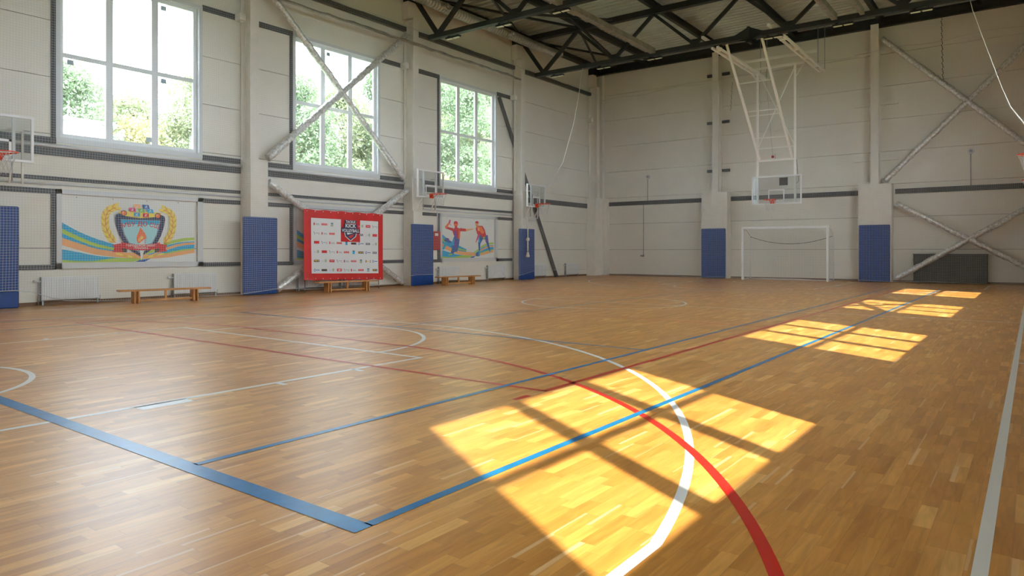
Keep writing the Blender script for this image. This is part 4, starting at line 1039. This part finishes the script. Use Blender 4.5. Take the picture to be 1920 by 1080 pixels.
tag(MB().tube([(-13.49, 22.4, 7.98), (-13.70, 22.42, 6.85), (-13.95, 22.5, 5.95), (-14.62, 22.8, 4.58), (-15.30, 23.0, 3.87), (-15.8, 23.2, 3.58)], .012, 6).build('net_cord', 'rope'),
    'slack white cord curving down to the hoop nearest the far corner', 'cord')
tag(MB().tube([(-1.40, 22.38, 7.96), (-1.33, 22.38, 7.6), (-1.06, 22.38, 6.67), (-.69, 22.38, 5.44), (-.50, 22.38, 4.90), (-.17, 22.38, 4.36), (.33, 22.38, 3.8)], .02, 7, True, [.009, .009, .009, .009, .012, .02, .02]).build('net_cord', 'rope'),
    'white rope sweeping down to the right edge in front of the upper cross brace', 'rope')

# ------------------------------------------------------------------ protective nets
XN = XL + .64
def zb(y):    # lower hem of the left net
    pts = [(-2, .36), (5.3, .36), (5.9, .12), (7, .05), (10.0, .05), (11.3, .16), (12, .08), (15.3, .1), (16.0, .37), (17.3, .36), (18.5, .12), (20, .10), (20.6, .5), (21, .15), (22.0, .2), (23.0, .36), (25.4, .33), (28.5, .3)]
    for (a, b), (c, d) in zip(pts[:-1], pts[1:]):
        if a <= y <= c: return b + (d - b) * (y - a) / (c - a)
    return .3
m = MB(); tk = .0016; y = YB + .1; sp = .052
while y < YF - .75:
    zt = 8.32 + .03 * math.sin(y * 2.2)
    n = 6; ph = y * .9
    for k in range(n):
        z0 = zb(y) + (zt - zb(y)) * k / n; z1 = zb(y) + (zt - zb(y)) * (k + 1) / n
        j0, j1 = .012 * math.sin(z0 * 1.7 + ph), .012 * math.sin(z1 * 1.7 + ph)
        m.add([(XN, y - tk + j0, z0), (XN, y + tk + j0, z0), (XN, y + tk + j1, z1), (XN, y - tk + j1, z1)], [(0, 1, 2, 3)])
    y += sp
z = .06
while z < 8.34:
    y = YB + .1
    while y < YF - .76:
        ye = min(y + .5, YF - .75)
        if z >= zb((y + ye) / 2): 
            d0, d1 = .014 * math.sin(y * 1.1 + z), .014 * math.sin(ye * 1.1 + z)
            m.add([(XN, y, z - tk + d0), (XN, ye, z - tk + d1), (XN, ye, z + tk + d1), (XN, y, z + tk + d0)], [(0, 1, 2, 3)])
        y = ye
    z += sp
nl = thing('safety_net', 'fine white mesh safety net hanging in front of the whole left wall', 'net', (XN, 13, 0))
m.build('mesh', 'net', nl)
h_ = MB(); h_.tube([(XN, YB + .1 + .3 * k, zb(YB + .1 + .3 * k)) for k in range(int((YF - .85 - YB) / .3))], .006, 5); h_.build('hem_cord', 'net', nl)
h_ = MB(); h_.tube([(XN - .01, YB + .1 + .3 * k, 8.32 + .03 * math.sin((YB + .1 + .3 * k) * 2.2)) for k in range(int((YF - .85 - YB) / .3))], .009, 5); h_.build('top_cord', 'net', nl)
YN = YF - .68; m = MB(); x = XL + .66
while x < XR - .5:
    for k in range(5):
        z0 = .05 + 8.0 * k / 5; z1 = .05 + 8.0 * (k + 1) / 5
        m.add([(x - tk, YN, z0), (x + tk, YN, z0), (x + tk, YN, z1), (x - tk, YN, z1)], [(0, 1, 2, 3)])
    x += sp
z = .05
while z < 8.06:
    x = XL + .66
    while x < XR - .5:
        xe = min(x + .6, XR - .5); d0, d1 = .012 * math.sin(x * 1.3 + z), .012 * math.sin(xe * 1.3 + z)
        m.add([(x, YN, z - tk + d0), (xe, YN, z - tk + d1), (xe, YN, z + tk + d1), (x, YN, z + tk + d0)], [(0, 1, 2, 3)]); x = xe
    z += sp
nf = thing('safety_net', 'fine white mesh safety net hanging in front of the far wall', 'net', (-8, YN, 0))
m.build('mesh', 'net', nf)
h_ = MB(); h_.tube([(XL + .66 + .4 * k, YN, 8.07 + .05 * math.sin(k * .9) + .012 * k) for k in range(42)], .008, 5); h_.build('top_cord', 'net', nf)
h_ = MB(); h_.tube([(XL + .66 + .4 * k, YN, .05 + .012 * math.sin(k)) for k in range(42)], .006, 5); h_.build('hem_cord', 'net', nf)

# ------------------------------------------------------------------ outside
struct(MB().box(-120, XL - .22, -80, 120, -.5, -.35).build('trim_100', 'grass'), 'grass ground outside the left wall')
struct(MB().box(XR + .32, 80, -80, 120, -.5, -.35).build('trim_101', 'grass'), 'grass ground outside the right wall')
def crown(seed, rx, rz, h0, n, sz, mat):
    rnd = random.Random(seed); m_ = MB(); blobs = []
    for k in range(80):
        t_ = rnd.random(); zz = h0 + rz * 2 * t_; rr = rx * math.sin(math.pi * (.12 + .83 * t_)) ** .7 * rnd.uniform(.35, .95); a = rnd.uniform(0, 6.28)
        blobs.append((rr * math.cos(a), rr * math.sin(a), zz, rnd.uniform(.14, .26) * rx + .2))
    for k in range(n):
        b = blobs[rnd.randrange(len(blobs))]
        d = Vector((rnd.gauss(0, 1), rnd.gauss(0, 1), rnd.gauss(0, .8))).normalized() * b[3] * rnd.uniform(.55, 1.15)
        p = Vector(b[:3]) + d; u = Vector((rnd.uniform(-1, 1), rnd.uniform(-1, 1), rnd.uniform(-1, 1))).normalized()
        v = u.orthogonal().normalized(); v.rotate(Matrix.Rotation(rnd.uniform(0, 6.28), 3, u)); w_ = u.cross(v); s_ = sz * rnd.uniform(.6, 1.3)
        m_.add([p - v * s_, p - w_ * s_ * .45 + u * s_ * .15, p + v * s_, p + w_ * s_ * .45 + u * s_ * .15], [(0, 1, 2, 3)])
    return m_, blobs
def tree(x, y, seed, rx, rz, h0, n, sz, mat, lab):
    t = thing('leafy_tree', lab, 'tree', (x, y, -.35), 'trees outside the left windows')
    m_, bl = crown(seed, rx, rz, h0, n, sz, mat)
    tr = MB(); top = h0 + rz * 1.5
    tr.tube([(0, 0, 0), (.05, .02, h0), (.1, -.05, top)], .2, 8, True, [.22, .16, .04])
    for b in bl[:10]: tr.tube([(.05, 0, max(h0 * .8, b[2] - 2.0)), (b[0], b[1], b[2])], .05, 5, True, [.07, .02])
    for mm, nm, mt_ in ((m_, 'crown', mat), (tr, 'trunk', 'bark')):
        o = mm.build(nm, mt_); o.parent = t
    return t
sp_ = [(-32.3, 12.0, 2.4, 8.9, 'leafB', 'round green tree outside, left part of the nearest window'), (-34, 15.0, 2.6, 8.3, 'leafA', 'pale birch outside, low in the centre of the nearest window'),
       (-31, 14.2, 1.9, 7.0, 'leafC', 'low yellowing tree outside behind the centre of the nearest window'), (-31, 17.0, 2.2, 9.3, 'leafA', 'taller slender birch outside, right part of the nearest window'),
       (-40, 18.0, 3.4, 9.6, 'leafB', 'green tree far behind the low centre of the nearest window'), (-38, 22.5, 3.2, 10.6, 'leafA', 'birch far behind the wall between the first two windows'),
       (-31, 22.6, 2.8, 10.2, 'leafB', 'broad green tree outside, left part of the cross-braced window'), (-33, 26.2, 2.8, 10.9, 'leafA', 'airy birch outside, centre of the cross-braced window'),
       (-31, 28.8, 2.6, 12.3, 'leafB', 'tall green tree outside, right part of the cross-braced window'), (-40, 33.0, 3.8, 13.0, 'leafA', 'tall birch far behind the cross-braced window'),
       (-28, 31.6, 2.6, 12.6, 'leafB', 'dense tree close outside, left part of the window nearest the corner'), (-30, 36.0, 3.0, 14.4, 'leafA', 'dense birch outside, centre of the window nearest the corner'),
       (-31, 40.5, 3.2, 15.4, 'leafB', 'dense dark tree outside, right part of the window nearest the corner'), (-38, 44.0, 4.2, 17.5, 'leafA', 'tall birch far behind the window nearest the corner'),
       (-26, 27.0, 1.8, 5.6, 'leafC', 'yellowing bush outside, low in the window nearest the corner')]
for i, (x, y, rx, H, mt_, lb) in enumerate(sp_):
    h0 = 1.2; tree(x, y, 11 + i, rx, (H - h0) / 2, h0, int(3900 * rx * H / 4), .10, mt_, lb)
t = thing('outbuilding', 'pale block outbuilding outside, low in the left pane of the nearest window', 'building', (-27.8, 9.5, -.35))
MB().box(-28.6, -27.0, 7.0, 11.6, -.35, 5.7).build('block_wall', 'whitevinyl', t); MB().box(-28.7, -26.9, 6.9, 11.7, 5.7, 5.82).build('coping', 'casing', t)
